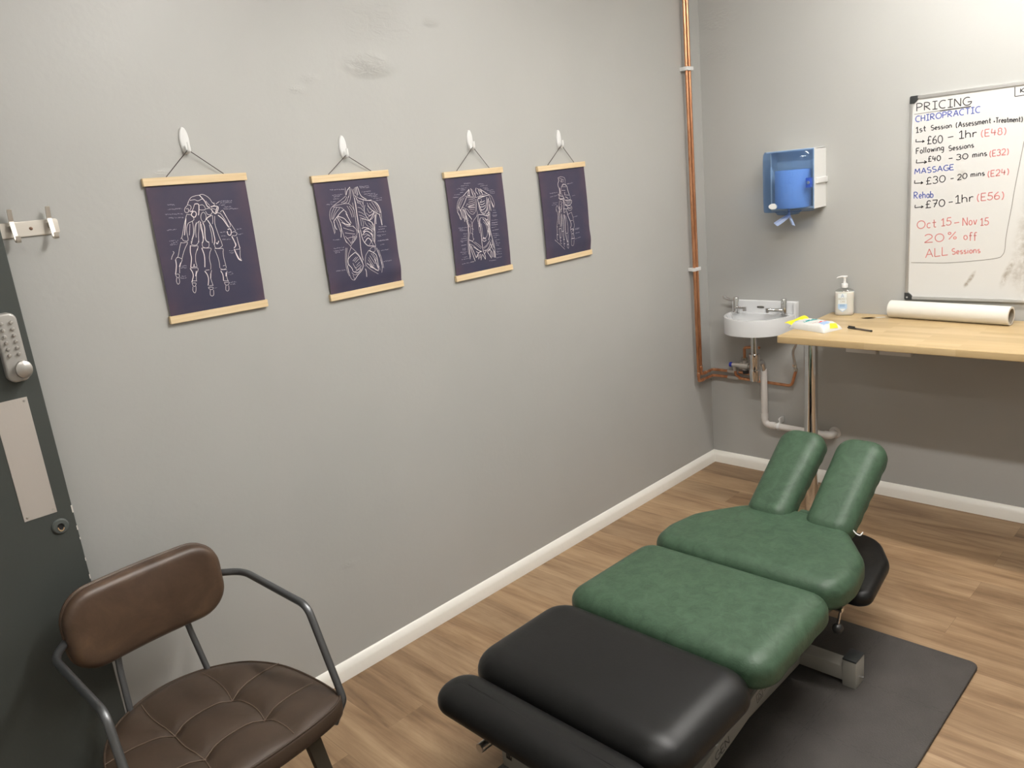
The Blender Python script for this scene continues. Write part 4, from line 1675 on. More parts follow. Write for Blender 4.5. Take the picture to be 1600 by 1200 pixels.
# blue cover: curved front shell
bm = bmesh.new()
cs = []
for k in range(25):
    u = k / 24
    y = DYR + (DYL - DYR) * u
    xx = -.150 - .045 * (1 - (2 * u - 1) ** 2) ** .5 if 0 < u < 1 else -.150
    cs.append((xx, y))
cs = [(-.127, DYR)] + cs + [(-.072, DYL)]
zs = [DZ0 + .004, DZ0 + .010, DZ0 + .06, DZ0 + .12, DZ0 + .19, DZ1 - .04, DZ1 - .012, DZ1 + .001]
sc = [.90, .97, 1, 1, 1, .985, .94, .82]
R_ = []
for z, s in zip(zs, sc):
    R_.append([bm.verts.new((-.07 + (x + .07) * s if x < -.07 else x, (DYL + DYR) / 2 + (y - (DYL + DYR) / 2) * (1 - (1 - s) * .12), z)) for x, y in cs])
for a, b in zip(R_[:-1], R_[1:]):
    for k in range(len(cs) - 1):
        bm.faces.new((a[k], a[k + 1], b[k + 1], b[k]))
bm.faces.new(R_[-1])
bm.faces.new(R_[0])
mesh('blue_cover', bm, TINT, t, label='transparent blue cover', sharp=60)
bm = bmesh.new()
lathe(bm, [(.022, 0), (.050, .004), (.060, .018), (.060, .020), (.02, .020)], Matrix.Translation((-.115, (DYL + DYR) / 2 + .012, DZ0 - .014)), 28)
mesh('feed_nozzle', bm, TINT, t, label='blue feed nozzle')
bm = bmesh.new()
cushion(bm, ellipse(.021, .0135, 28), 0, .0015, .0005, M=Matrix(((0, 0, -1, -.1925), (-1, 0, 0, -.484), (0, 1, 0, 1.440), (0, 0, 0, 1))) @ Matrix.Rotation(.16, 4, 'Y'))
mesh('badge', bm, PLASTW, t, label='white oval badge')
bm = bmesh.new()
box(bm, -.160, -.132, DYR + .004, DYR + .026, 1.515, 1.560, .003)
mesh('lock_latch', bm, plain('blue_latch', col=(.03, .09, .50), rough=.25), t)
bm = bmesh.new()
lathe(bm, [(.007, 0), (.007, .006), (0, .007)], align((-.160, DYR + .012, 1.538), (-1, 0, 0)), 16)
mesh('lock_barrel', bm, SATIN, t)
ry = (DYL + DYR) / 2 - .004
roll = thing('paper_towel_roll', 'blue centrefeed paper towel roll inside the dispenser', 'paper roll', (-.095, ry, 1.425))
bm = bmesh.new()
lathe(bm, [(.028, .1725), (.028, .001), (.080, .0), (.082, .004), (.082, .170), (.080, .174), (.030, .174)], Matrix.Translation((-.096, ry, 1.4255)), 40)
mesh('roll', bm, PAPERB, roll)
bm = bmesh.new()
for P, w in (([(-.115, ry + .012, 1.430), (-.115, ry + .013, 1.392), (-.13, ry + .035, 1.372), (-.14, ry + .068, 1.350)], .032), ([(-.115, ry + .012, 1.430), (-.116, ry + .010, 1.390), (-.122, ry - .002, 1.368), (-.128, ry - .016, 1.342)], .030)):
    C_ = catmull(P, 5)
    prev = None
    for q, p in enumerate(C_):
        f = .35 + .65 * min(1, q / (len(C_) * .7))
        side = Vector((.35, .75, .45)).normalized() * w * f if P[-1][1] > ry else Vector((.5, .8, .1)).normalized() * w * f
        a, m_, b_ = bm.verts.new(p - side / 2), bm.verts.new(p + Vector((-.006 * f, 0, .002))), bm.verts.new(p + side / 2)
        if prev:
            bm.faces.new((prev[0], a, m_, prev[1]))
            bm.faces.new((prev[1], m_, b_, prev[2]))
        prev = (a, m_, b_)
r = bmesh.ops.extrude_face_region(bm, geom=list(bm.faces))
bmesh.ops.translate(bm, vec=(.0006, 0, .0004), verts=[v for v in r['geom'] if isinstance(v, bmesh.types.BMVert)])
mesh('tissue_tail', bm, PAPERT, roll, label='twisted tissue end hanging below the dispenser')

# ------------------------------------------------------------------ worktop on chrome legs
TOP, TH, TD, TYL, TYR = .905, .031, .580, -.687, -2.62
t = thing('worktop_table', 'beech block worktop table on chrome legs along the back wall', 'table', (-TD / 2, -1.6, 0))
slab('worktop', rpoly([(-TD, TYR), (-.002, TYR), (-.002, TYL), (-TD, TYL)], [.004, .004, .004, .012], 5), [ellipse(.030, .030, 28, -.085, -.893)], TOP - TH, TOP, .0035, BEECH, t)
bm = bmesh.new()
R2 = ellipse(.0305, .0305, 28, -.085, -.893)
lathe(bm, [(.0, 0), (.029, 0)], Matrix.Translation((-.085, -.893, TOP - .006)), 28)
mesh('cable_hole', bm, plain('hole_brown', col=(.17, .095, .042), rough=.8), t, label='round brown cable hole plug')
for lx, ly in ((-.40, -.762), (-.40, -2.50), (-.08, -2.50)):
    bm = bmesh.new()
    lathe(bm, [(.030, .018), (.030, TOP - TH - .008)], Matrix.Translation((lx, ly, 0)), 32)
    lathe(bm, [(.044, TOP - TH), (.044, TOP - TH - .006), (.031, TOP - TH - .010), (.029, TOP - TH - .010)][::-1], Matrix.Translation((lx, ly, 0)), 32)
    lathe(bm, [(.036, 0), (.036, .014), (.030, .020), (.028, .020)], Matrix.Translation((lx, ly, 0)), 32)
    mesh('leg', bm, CHROME, t, label='chrome tube leg')

# things on the worktop
t = thing('soap_dispenser', 'pump bottle of milky hand soap standing on the worktop against the wall', 'soap bottle', (-.050, -.768, TOP), (0, 0, math.radians(-74)))
def superell(a, b, n=36, p=2.6):
    out = []
    for k in range(n):
        th = 2 * PI * k / n
        c, s = math.cos(th), math.sin(th)
        out.append((a * math.copysign(abs(c) ** (2 / p), c), b * math.copysign(abs(s) ** (2 / p), s)))
    return out
def lofted(bm, secs):
    R = []
    for z, a, b, p in secs:
        R.append([bm.verts.new((x, y, z)) for x, y in superell(a, b, 40, p)])
    for q, w in zip(R[:-1], R[1:]):
        for k in range(40):
            bm.faces.new((q[k], q[(k + 1) % 40], w[(k + 1) % 40], w[k]))
    bm.faces.new(R[0])
    bm.faces.new(R[-1])
# local x = wide face direction, -y = label face
bm = bmesh.new()
lofted(bm, [(.0, .036, .021, 2.8), (.004, .041, .025, 2.8), (.02, .043, .026, 2.8), (.055, .0415, .0245, 2.8), (.085, .0425, .025, 2.8), (.108, .043, .0255, 2.8), (.114, .041, .024, 2.6), (.1145, .038, .022, 2.6)])
sb = mesh('soap_body', bm, SOAP, t, False, sharp=60)
bm = bmesh.new()
lofted(bm, [(.1146, .0415, .0245, 2.6), (.120, .037, .0225, 2.4), (.126, .027, .018, 2.1), (.129, .015, .0145, 2), (.134, .0125, .0125, 2)])
mesh('clear_shoulder', bm, CLEAR, t, False, sharp=60)
bm = bmesh.new()
lathe(bm, [(.0145, .131), (.0150, .133), (.0150, .148), (.0135, .150), (.007, .150), (.007, .157), (.0055, .158), (.0055, .176), (.0085, .178), (.0085, .184), (0, .185)], None, 22)
tube(bm, [(.012, 0, .1835), (-.012, 0, .1830), (-.028, 0, .1800), (-.034, 0, .1765)], [.0070, .0078, .0062, .0045], 12, sq=.62, up=(0, 1, 0))
mesh('pump', bm, PLASTW, t, False)
bm = bmesh.new()
def on_face(u, z, out=.0006):
    # point on the label face; u across the face
    zz = z
    ab = .0430, .0258
    p = 2.8
    s = -(max(0, 1 - abs(u / ab[0]) ** p)) ** (1 / p) * ab[1]
    return Vector((u, s - out, zz))
def face_patch(bm, poly, out):
    vs = [bm.verts.new(on_face(u, z, out)) for u, z in poly]
    bm.faces.new(vs)
def strip(bm, u0, u1, z0, z1, out, n=6):
    for k in range(n):
        a, b = u0 + (u1 - u0) * k / n, u0 + (u1 - u0) * (k + 1) / n
        face_patch(bm, [(a, z0), (b, z0), (b, z1), (a, z1)], out)
strip(bm, -.026, .012, .048, .106, .0006)
mesh('label', bm, plain('label_clear_white', col=(.74, .78, .78), rough=.4), sb, False, flat=True)
bm = bmesh.new()
strip(bm, -.026, .014, .034, .056, .0010)
face_patch(bm, [(-.026, .034), (-.006, .018), (.014, .034)], .0012)
mesh('label_blue', bm, plain('label_blue', col=(.42, .58, .78), rough=.4), sb, False, flat=True)
bm = bmesh.new()
face_patch(bm, [(-.021, .034), (-.006, .0215), (.009, .034)], .0016)
mesh('label_shield', bm, plain('label_pale', col=(.76, .80, .82), rough=.4), sb, False, flat=True)
bm = bmesh.new()
for A_, B_ in (((-.012, .088), (-.006, .104)), ((-.006, .104), (0, .088)), ((-.010, .093), (-.002, .093))):
    ribbon(bm, [on_face(*A_, .0014), on_face(*B_, .0014)], .0014, (0, -1, 0))
for z in (.054, .050, .045):
    ribbon(bm, [on_face(-.018, z, .0016), on_face(.004, z, .0016)], .0016, (0, -1, 0))
mesh('label_mark', bm, plain('label_ink_blue', col=(.12, .26, .48), rough=.5), sb, False, flat=True, recalc=False)
LABEL_WORD_PARENT = sb

t = thing('wipes_pack', 'crinkled white pack of wet wipes with a yellow flap on the worktop corner', 'wipes', (-.385, -.775, TOP), (0, 0, math.radians(-90 - 18)))
# local x along the pack (to the right in the room), local y towards the wall
bm = bmesh.new()
rnd = random.Random(3)
L_, W_ = .100, .056
nx, ny = 34, 20
def pk(u, v, top):
    x, y = u * L_, v * W_
    ex = 1 - abs(u) ** 6
    ey = 1 - abs(v) ** 5
    h = .033 * max(0, ex) ** .6 * max(0, ey) ** .5
    cr = .0018 * math.sin(13 * u + 5 * v) * math.cos(9 * v - 4 * u) + .0012 * math.sin(31 * u - 17 * v)
    z = .0005 if not top else max(.0012, .003 + h + cr * (h / .028))
    return (x, y, z)
tp = [[bm.verts.new(pk(-1 + 2 * a / nx, -1 + 2 * c / ny, True)) for a in range(nx + 1)] for c in range(ny + 1)]
bt = [[bm.verts.new(pk(-1 + 2 * a / nx, -1 + 2 * c / ny, False)) for a in range(nx + 1)] for c in range(ny + 1)]
for c in range(ny):
    for a in range(nx):
        bm.faces.new((tp[c][a], tp[c][a + 1], tp[c + 1][a + 1], tp[c + 1][a]))
        bm.faces.new((bt[c][a], bt[c + 1][a], bt[c + 1][a + 1], bt[c][a + 1]))
for c in range(ny):
    for a in (0, nx):
        bm.faces.new((tp[c][a], tp[c + 1][a], bt[c + 1][a], bt[c][a]))
for a in range(nx):
    for c in (0, ny):
        bm.faces.new((tp[c][a], tp[c][a + 1], bt[c][a + 1], bt[c][a]))
pack = mesh('packet', bm, plain('pack_film', col=(.66, .655, .62), rough=.3), t, False, sharp=60)
def pk_patch(name, poly, mat, out=.0009):
    """printed patch following the top film; poly in (u, v), split into a grid"""
    bm = bmesh.new()
    (a, b, c, d) = poly
    n = 8
    g = []
    for i in range(n + 1):
        row = []
        for j in range(n + 1):
            s, q = i / n, j / n
            u = (a[0] * (1 - s) + b[0] * s) * (1 - q) + (d[0] * (1 - s) + c[0] * s) * q
            v = (a[1] * (1 - s) + b[1] * s) * (1 - q) + (d[1] * (1 - s) + c[1] * s) * q
            p = pk(u, v, True)
            row.append(bm.verts.new((p[0], p[1], p[2] + out)))
        g.append(row)
    for i in range(n):
        for j in range(n):
            bm.faces.new((g[i][j], g[i + 1][j], g[i + 1][j + 1], g[i][j + 1]))
    return mesh(name, bm, mat, pack, False, recalc=False)
TEAL = plain('pack_teal', col=(.05, .36, .36), rough=.35)
REDP = plain('pack_red', col=(.75, .05, .05), rough=.35)
YEL = plain('pack_yellow', col=(.90, .80, .03), rough=.35)
LBLU = plain('pack_blue', col=(.35, .50, .72), rough=.35)
pk_patch('printed_panel', [(-.34, -.70), (-.20, -.70), (-.06, .75), (-.20, .75)], TEAL)
pk_patch('printed_stripe', [(.36, -.35), (.45, -.35), (.48, .55), (.39, .55)], REDP)
pk_patch('printed_stripe', [(.18, -.72), (.34, -.62), (.34, -.54), (.18, -.64)], REDP)
pk_patch('printed_panel', [(.46, -.55), (.80, -.62), (.70, .30), (.46, .30)], LBLU)
pk_patch('printed_corner', [(.78, .05), (.97, -.30), (.99, .55), (.82, .70)], YEL)
pk_patch('printed_spot', [(-.90, -.72), (-.70, -.80), (-.66, -.50), (-.86, -.44)], LBLU)
bm = bmesh.new()
fl = [(-.090, -.052, .014), (-.086, .055, .028), (-.121, .060, .036), (-.128, -.056, .020)]
C0 = [Vector(p) for p in fl]
n = 8
g = []
for i in range(n + 1):
    s = i / n
    row = []
    for j in range(5):
        q = j / 4
        p = C0[0].lerp(C0[1], s).lerp(C0[3].lerp(C0[2], s), q)
        p.z += .004 * math.sin(q * PI) + .0015 * math.sin(s * 9)
        row.append(bm.verts.new(p))
    g.append(row)
for i in range(n):
    for j in range(4):
        bm.faces.new((g[i][j], g[i + 1][j], g[i + 1][j + 1], g[i][j + 1]))
r = bmesh.ops.extrude_face_region(bm, geom=list(bm.faces))
bmesh.ops.translate(bm, vec=(0, 0, .001), verts=[v for v in r['geom'] if isinstance(v, bmesh.types.BMVert)])
mesh('yellow_flap', bm, YEL, t, False)

# pen
pa, pb = Vector((-.340, -.902, TOP + .0046)), Vector((-.383, -1.022, TOP + .0046))
t = thing('ballpoint_pen', 'black ballpoint pen with a clear barrel lying beside the wipes', 'pen', pa)
d = (pb - pa).normalized()
bm = bmesh.new()
tube(bm, [pa + d * .044, pa + d * .125], .0040, 6)
mesh('barrel', bm, plain('smoky_barrel', col=(.10, .085, .075), rough=.25), t)
bm = bmesh.new()
tube(bm, [pa, pa + d * .004, pa + d * .035, pa + d * .046], [.0022, .0042, .0046, .0044], 14)
box(bm, -.0012, .0012, -.004, .004, .004, .040, .0006, 1, align(pa + Vector((0, 0, .0048)), d))
mesh('cap', bm, BLACKP, t)
bm = bmesh.new()
tube(bm, [pa + d * .122, pa + d * .128], .0043, 12)
mesh('end_plug', bm, BLACKP, t)

# couch roll lying on the worktop
ra, rb_ = Vector((-.055, -.982, TOP + .0395)), Vector((-.105, -1.474, TOP + .0395))
t = thing('couch_roll', 'thick white roll of couch paper lying on the worktop below the whiteboard', 'paper roll', (ra + rb_) / 2)
d = (rb_ - ra)
LEN = d.length
bm = bmesh.new()
lathe(bm, [(.0305, 0), (.0385, 0), (.0392, .001), (.0392, LEN - .001), (.0385, LEN), (.0305, LEN), (.0305, 0)], align(ra, d), 48, cap=False)
mesh('paper', bm, PAPERW, t, sharp=30)
bm = bmesh.new()
lathe(bm, [(.0304, LEN - .0005), (.0304, .0005), (.0285, .0005), (.0285, LEN - .0005), (.0304, LEN - .0005)], align(ra, d), 40, cap=False)
mesh('core', bm, CARD, t, label='grey card core')
bm = bmesh.new()
P = [(-.083, -.922), (-.060, -.958), (-.068, -.965), (-.092, -.940)]
vs = [bm.verts.new((x, y, TOP + .0008)) for x, y in P]
bm.faces.new(vs)
r = bmesh.ops.extrude_face_region(bm, geom=list(bm.faces))
bmesh.ops.translate(bm, vec=(0, 0, .0008), verts=[v for v in r['geom'] if isinstance(v, bmesh.types.BMVert)])
tag(mesh('paper_scrap', bm, PAPERW), 'small torn scrap of white paper by the cable hole on the worktop', 'paper')

# wall sockets below the worktop
for k, (y0, y1) in enumerate(((-.767, -.909), (-.925, -1.067))):
    t = thing('wall_socket', ('white double socket under the worktop, the one nearer the basin', 'white double socket under the worktop, the one farther from the basin')[k], 'socket', (0, (y0 + y1) / 2, .76), group='sockets under the worktop')
    bm = bmesh.new()
    box(bm, -.030, 0, y1, y0, .716, .800, .004)
    mesh('faceplate', bm, PLASTW, t)
    bm = bmesh.new()
    for yy in (y0 - .04, y0 - .10):
        box(bm, -.0312, -.030, yy - .004, yy + .004, .762, .770)
        box(bm, -.0312, -.030, yy - .012, yy - .006, .742, .746)
        box(bm, -.0312, -.030, yy + .006, yy + .012, .742, .746)
    mesh_each('pin_slot', bm, DARK, t)

# ------------------------------------------------------------------ whiteboard
WY0, WY1, WZ0, WZ1 = -1.028, -2.228, .983, 1.860
t = thing('whiteboard', 'framed whiteboard with a handwritten price list on the back wall', 'whiteboard', (0, -1.63, .983))
bm = bmesh.new()
box(bm, -.010, -.003, WY1 + .006, WY0 - .006, WZ0 + .006, WZ1 - .006)
board = mesh('board', bm, BOARD, t, flat=True)
bm = bmesh.new()
fw = .013
for (y0, y1, z0, z1) in ((WY1, WY0, WZ1 - fw, WZ1), (WY1, WY0, WZ0, WZ0 + fw), (WY0 - fw, WY0, WZ0 + fw, WZ1 - fw), (WY1, WY1 + fw, WZ0 + fw, WZ1 - fw)):
    box(bm, -.016, 0, y0, y1, z0, z1, .0015, 1)
for (y0, y1, z0, z1) in ((WY1, WY0, WZ1 - .006, WZ1 - .0045), (WY1, WY0, WZ0 + .0045, WZ0 + .006)):
    box(bm, -.0172, -.0158, y0, y1, z0, z1)
mesh_each('frame', bm, ALU, t)
for y, z in ((WY0, WZ1), (WY0, WZ0), (WY1, WZ1), (WY1, WZ0)):
    sy = -1 if y == WY0 else 1
    sz = -1 if z == WZ1 else 1
    e = .0015
    P = [(y - sy * e, z - sz * e), (y + sy * .030, z - sz * e), (y + sy * .030, z + sz * .014), (y + sy * .024, z + sz * .022), (y + sy * .014, z + sz * .030), (y - sy * e, z + sz * .030)]
    cc = slab('corner_cap', rpoly(P, [.006, .001, .001, .008, .001, .001], 4), [], 0, .019, .001, BLACKC, t, M=Matrix(((0, 0, -1, 0), (1, 0, 0, 0), (0, 1, 0, 0), (0, 0, 0, 1))))
    if (y, z) == (WY0, WZ0):
        bm = bmesh.new()
        lathe(bm, [(.0042, 0), (.0042, .001), (.002, .0014), (.002, .0004), (0, .0004)], align((-.019, y - .010, z + .010), (-1, 0, 0)), 16)
        mesh('screw', bm, ALU, cc)

# handwriting: strokes of a simple pen alphabet; capitals 1 high, small letters 0.6
def arc(cx, cy, rx, ry, a0, a1, n=14):
    return [(cx + rx * math.cos(math.radians(a0 + (a1 - a0) * k / n)), cy + ry * math.sin(math.radians(a0 + (a1 - a0) * k / n))) for k in range(n + 1)]
GL = {
 'P': (.62, [[(0, 0), (0, 1)], [(0, 1)] + arc(.2, .74, .36, .26, 90, -90) + [(0, .45)]]),
 'R': (.66, [[(0, 0), (0, 1)], [(0, 1)] + arc(.2, .75, .34, .25, 90, -90) + [(0, .5)], [(.1, .5), (.6, 0)]]),
 'I': (.5, [[(0, 1), (.5, 1)], [(.25, 1), (.25, 0)], [(0, 0), (.5, 0)]]),
 'C': (.7, [arc(.42, .5, .42, .5, 55, 300)]),
 'N': (.66, [[(0, 0), (0, 1), (.6, 0), (.6, 1)]]),
 'G': (.74, [arc(.42, .5, .42, .5, 55, 340) + [(.80, .42)], [(.45, .42), (.86, .42)]]),
 'H': (.62, [[(0, 0), (0, 1)], [(.56, 0), (.56, 1)], [(0, .5), (.56, .5)]]),
 'O': (.86, [arc(.42, .5, .42, .48, 90, 455, 22)]),
 'A': (.72, [[(0, 0), (.36, 1), (.70, 0)], [(.12, .36), (.60, .36)]]),
 'T': (.62, [[(0, 1), (.62, 1)], [(.31, 1), (.31, 0)]]),
 'M': (.82, [[(0, 0), (.1, 1), (.40, .3), (.70, 1), (.80, 0)]]),
 'S': (.58, [arc(.29, .75, .26, .25, 50, 250, 10) + arc(.29, .25, .28, .25, 80, -140, 12)]),
 'E': (.54, [[(.52, 1), (0, 1), (0, 0), (.54, 0)], [(0, .5), (.42, .5)]]),
 'F': (.54, [[(.54, 1), (0, 1), (0, 0)], [(0, .55), (.40, .55)]]),
 'L': (.54, [[(0, 1), (0, 0), (.54, 0)]]),
 'K': (.6, [[(0, 0), (0, 1)], [(.55, 1), (.05, .45), (.6, 0)]]),
 '£': (.62, [arc(.38, .78, .2, .2, 20, 180, 8) + [(.18, .05)], [(0, 0), (.62, .02)], [(.0, .48), (.45, .50)]]),
 '0': (.66, [arc(.33, .5, .32, .48, 90, 455, 20)]),
 '1': (.40, [[(0, .75), (.22, 1), (.22, 0)], [(.0, 0), (.44, 0)]]),
 '2': (.62, [arc(.30, .70, .28, .30, 160, -40, 12) + [(0, 0), (.62, 0)]]),
 '3': (.56, [arc(.25, .76, .26, .24, 150, -80, 10) + arc(.24, .26, .30, .27, 80, -150, 12)]),
 '4': (.62, [[(.12, 1), (.04, .40), (.60, .42)], [(.46, .80), (.42, 0)]]),
 '5': (.56, [[(.54, 1), (.12, 1), (.06, .56)] + arc(.24, .31, .30, .30, 110, -150, 12)]),
 '6': (.58, [[(.44, 1)] + arc(.36, .40, .34, .40, 130, 200, 6) + arc(.29, .26, .27, .26, 180, 520, 16)]),
 '7': (.56, [[(0, 1), (.56, 1), (.18, 0)], [(.14, .52), (.50, .52)]]),
 '8': (.52, [arc(.26, .74, .2, .22, -60, 240, 14) + arc(.26, .26, .25, .26, 110, 420, 16)]),
 '(': (.26, [arc(.42, .42, .42, .66, 125, 235, 10)]),
 ')': (.26, [arc(-.16, .42, .42, .66, 55, -55, 10)]),
 '-': (.5, [[(0, .34), (.5, .36)]]),
 '+': (.34, [[(0, .28), (.32, .28)], [(.16, .44), (.16, .12)]]),
 '%': (.8, [arc(.16, .82, .13, .15, 90, 450, 12), [(.72, 1), (.10, 0)], arc(.66, .16, .13, .15, 90, 450, 12)]),
 '>': (1.0, [[(.06, .72), (.02, .12), (.95, .16)], [(.72, .40), (.95, .16), (.70, -.06)]]),
 's': (.40, [arc(.20, .44, .17, .15, 50, 250, 8) + arc(.19, .15, .19, .15, 80, -140, 8)]),
 't': (.40, [[(.18, .95), (.18, .1), (.28, 0), (.38, .06)], [(0, .60), (.38, .62)]]),
 'e': (.44, [[(.04, .30), (.40, .34)] + arc(.22, .31, .20, .29, 15, 310, 12)]),
 'i': (.16, [[(.06, .58), (.06, 0)], [(.06, .78), (.07, .82)]]),
 'o': (.46, [arc(.22, .30, .21, .29, 90, 450, 14)]),
 'n': (.48, [[(0, .6), (0, 0)], [(0, .38)] + arc(.22, .36, .2, .24, 140, 0, 8) + [(.43, 0)]]),
 'm': (.70, [[(0, .6), (0, 0)], [(0, .38)] + arc(.17, .40, .15, .2, 140, 0, 6) + [(.32, 0)], [(.32, .38)] + arc(.49, .40, .15, .2, 140, 0, 6) + [(.64, 0)]]),
 'h': (.48, [[(0, 1), (0, 0)], [(0, .38)] + arc(.22, .36, .2, .24, 140, 0, 8) + [(.43, 0)]]),
 'r': (.36, [[(0, .6), (0, 0)], [(0, .34)] + arc(.2, .34, .19, .24, 150, 50, 6)]),
 'l': (.16, [[(.05, 1), (.05, 0)]]),
 'w': (.62, [[(0, .6), (.14, 0), (.30, .5), (.46, 0), (.60, .6)]]),
 'g': (.46, [arc(.21, .32, .2, .27, 60, 400, 12), [(.41, .6), (.40, -.10)] + arc(.20, -.14, .2, .22, 0, -130, 8)]),
 'a': (.46, [arc(.21, .30, .2, .29, 50, 390, 12), [(.41, .6), (.42, 0)]]),
 'b': (.46, [[(0, 1), (0, 0)], arc(.21, .29, .21, .29, 150, -150, 12)]),
 'c': (.40, [arc(.22, .30, .21, .30, 50, 310, 10)]),
 'v': (.44, [[(0, .6), (.2, 0), (.42, .6)]]),
 'f': (.36, [arc(.30, .82, .14, .18, 40, 180, 6) + [(.16, -.15)], [(.02, .55), (.36, .58)]]),
}
def write(bm, text, org, du, dv, length, height, w, nrm):
    """text along du from org, fitted to length; capitals reach height along dv"""
    ws = [GL[c][0] for c in text]
    gap = .17
    tot = sum(ws) + gap * (len(ws) - 1)
    k = length / tot
    x = 0
    for c, cw in zip(text, ws):
        for S in GL[c][1]:
            pts = [org + du * ((x + p[0]) * k) + dv * (p[1] * height) for p in S]
            fine = []
            for a, b in zip(pts[:-1], pts[1:]):
                fine.append(a)
            fine.append(pts[-1])
            # corners as separate ribbons keep the pen width even
            run = [fine[0]]
            for q in range(1, len(fine)):
                run.append(fine[q])
                if q < len(fine) - 1 and (fine[q] - fine[q - 1]).length > 1e-6 and (fine[q + 1] - fine[q]).length > 1e-6 and (fine[q] - fine[q - 1]).angle(fine[q + 1] - fine[q]) > .9:
                    ribbon(bm, run, w, nrm)
                    run = [fine[q]]
            ribbon(bm, run, w, nrm)
        x += cw + gap
BM = {c: bmesh.new() for c in 'kbrg'}
for n_, (txt, c, y0, z0, y1, z1, hh) in enumerate(BOARD_TEXT):
    A_, B_ = Vector((-.0106 - n_ * .000004, y0, z0)), Vector((-.0106 - n_ * .000004, y1, z1))
    write(BM[c], txt, A_, (B_ - A_).normalized(), Vector((0, .03, 1)).normalized(), (B_ - A_).length, hh, .0036 if c == 'k' and hh < .03 else .0038, (-1, 0, 0))
for c, P in BOARD_LINES:
    C_ = catmull([(-.0105, y, z) for y, z in P], 6) if len(P) > 3 else [Vector((-.0105, y, z)) for y, z in P]
    if len(P) == 3 and c == 'k':
        ribbon(BM[c], C_[:2], .0032, (-1, 0, 0))
        ribbon(BM[c], C_[1:], .0032, (-1, 0, 0))
    else:
        ribbon(BM[c], C_, .0026 if c == 'g' else .0036, (-1, 0, 0))
for c, nm, lb in (('k', 'black_writing', 'black marker writing'), ('b', 'blue_writing', 'blue marker headings'), ('r', 'red_writing', 'red marker offer and bracketed prices'), ('g', 'pen_outline', 'thin grey marker outline')):
    mesh(nm, BM[c], MK[c], board, label=lb, flat=True, recalc=False)
bm = bmesh.new()
def soap_word(txt, u0, u1, z, h, w):
    write(bm, txt, Vector((u0, -.0282, z)), Vector((1, 0, 0)), Vector((0, 0, 1)), u1 - u0, h, w, (0, -1, 0))
soap_word('PROTECT', -.024, .012, .0765, .0085, .0011) if all(c in GL for c in 'PROTECT') else None
soap_word('CARE', -.014, .006, .064, .0075, .0010)
mesh('label_word', bm, plain('label_grey_gold', col=(.45, .42, .32), rough=.5), LABEL_WORD_PARENT, False, flat=True, recalc=False)

# ------------------------------------------------------------------ foam mat
bm = bmesh.new()
MX0, MX1, MY0, MY1 = -3.05, -1.205, -1.695, -.772
cushion(bm, rpoly([(MX0, MY0), (MX1, MY0), (MX1, MY1), (MX0, MY1)], .03, 6), 0, .012, .004)
tag(mesh('foam_mat', bm, MATM), 'dark grey jigsaw foam mat on the floor under the treatment table', 'mat')

# ------------------------------------------------------------------ treatment table
MZ = .012
YC = -1.112
t = thing('treatment_table', 'padded treatment table with green and black cushions standing on the foam mat', 'treatment table', (-1.95, YC, MZ))
HW = .338
def wav(amp, f1, f2, zlim, ph=0):
    def f(co):
        if co.z < zlim:
            k = min(1, (zlim - co.z) / .03)
            co.x += amp * k * math.sin(f1 * co.y + ph)
            co.y += amp * k * math.sin(f2 * co.x + ph)
            co.z += amp * .8 * k * math.sin(f1 * co.y + f2 * co.x)
        return co
    return f
def pad(name, outline, z0, z1, r, dome, mat, fn=None, label=None, rb=.02, rx=None):
    bm = bmesh.new()
    cushion(bm, resample(outline, .011), z0, z1, r, dome, rb=rb, nr=9, rings=10, fn=fn, rx=rx)
    return mesh(name, bm, mat, t, label=label, sharp=0)
# foot bolster
pad('foot_bolster', rpoly([(-2.750, YC - HW + .01), (-2.603, YC - HW + .01), (-2.603, YC + HW - .020), (-2.750, YC + HW - .020)], [.076, .07, .07, .076], 8), .366, .430, .042, .002, BLACKV, label='narrow black foot bolster', rb=.020, rx=.066)
# black leg section
pad('leg_cushion', rpoly([(-2.595, YC - HW - .004), (-2.185, YC - HW - .004), (-2.185, YC + HW + .004), (-2.595, YC + HW + .004)], [.095, .092, .09, .09], 8), .352, .438, .058, .010, BLACKV, label='black leg cushion', rx=.078, rb=.026)
# green middle section
pad('seat_cushion', rpoly([(-2.178, YC - HW - .008), (-1.732, YC - HW + .006), (-1.732, YC + HW - .006), (-2.178, YC + HW + .004)], [.068, .068, .07, .07], 8), .350, .440, .048, .008, GREEN, wav(.003, 90, 70, .37), label='green middle cushion', rx=.062)
# green chest section: full width at the near edge, tapering to the head
ch = [(-1.722, YC - HW + .012), (-1.60, YC - HW - .002), (-1.47, YC - HW + .022), (-1.315, YC - HW + .135), (-1.262, YC - .13), (-1.250, YC), (-1.262, YC + .13), (-1.315, YC + HW - .135), (-1.47, YC + HW - .022), (-1.60, YC + HW + .002), (-1.722, YC + HW - .012)]
pad('chest_cushion', rpoly(ch, [.07, .10, .14, .12, .2, .3, .2, .12, .14, .10, .07], 6), .352, .442, .045, .006, GREEN, wav(.003, 90, 70, .37), label='green chest cushion', rx=.046)
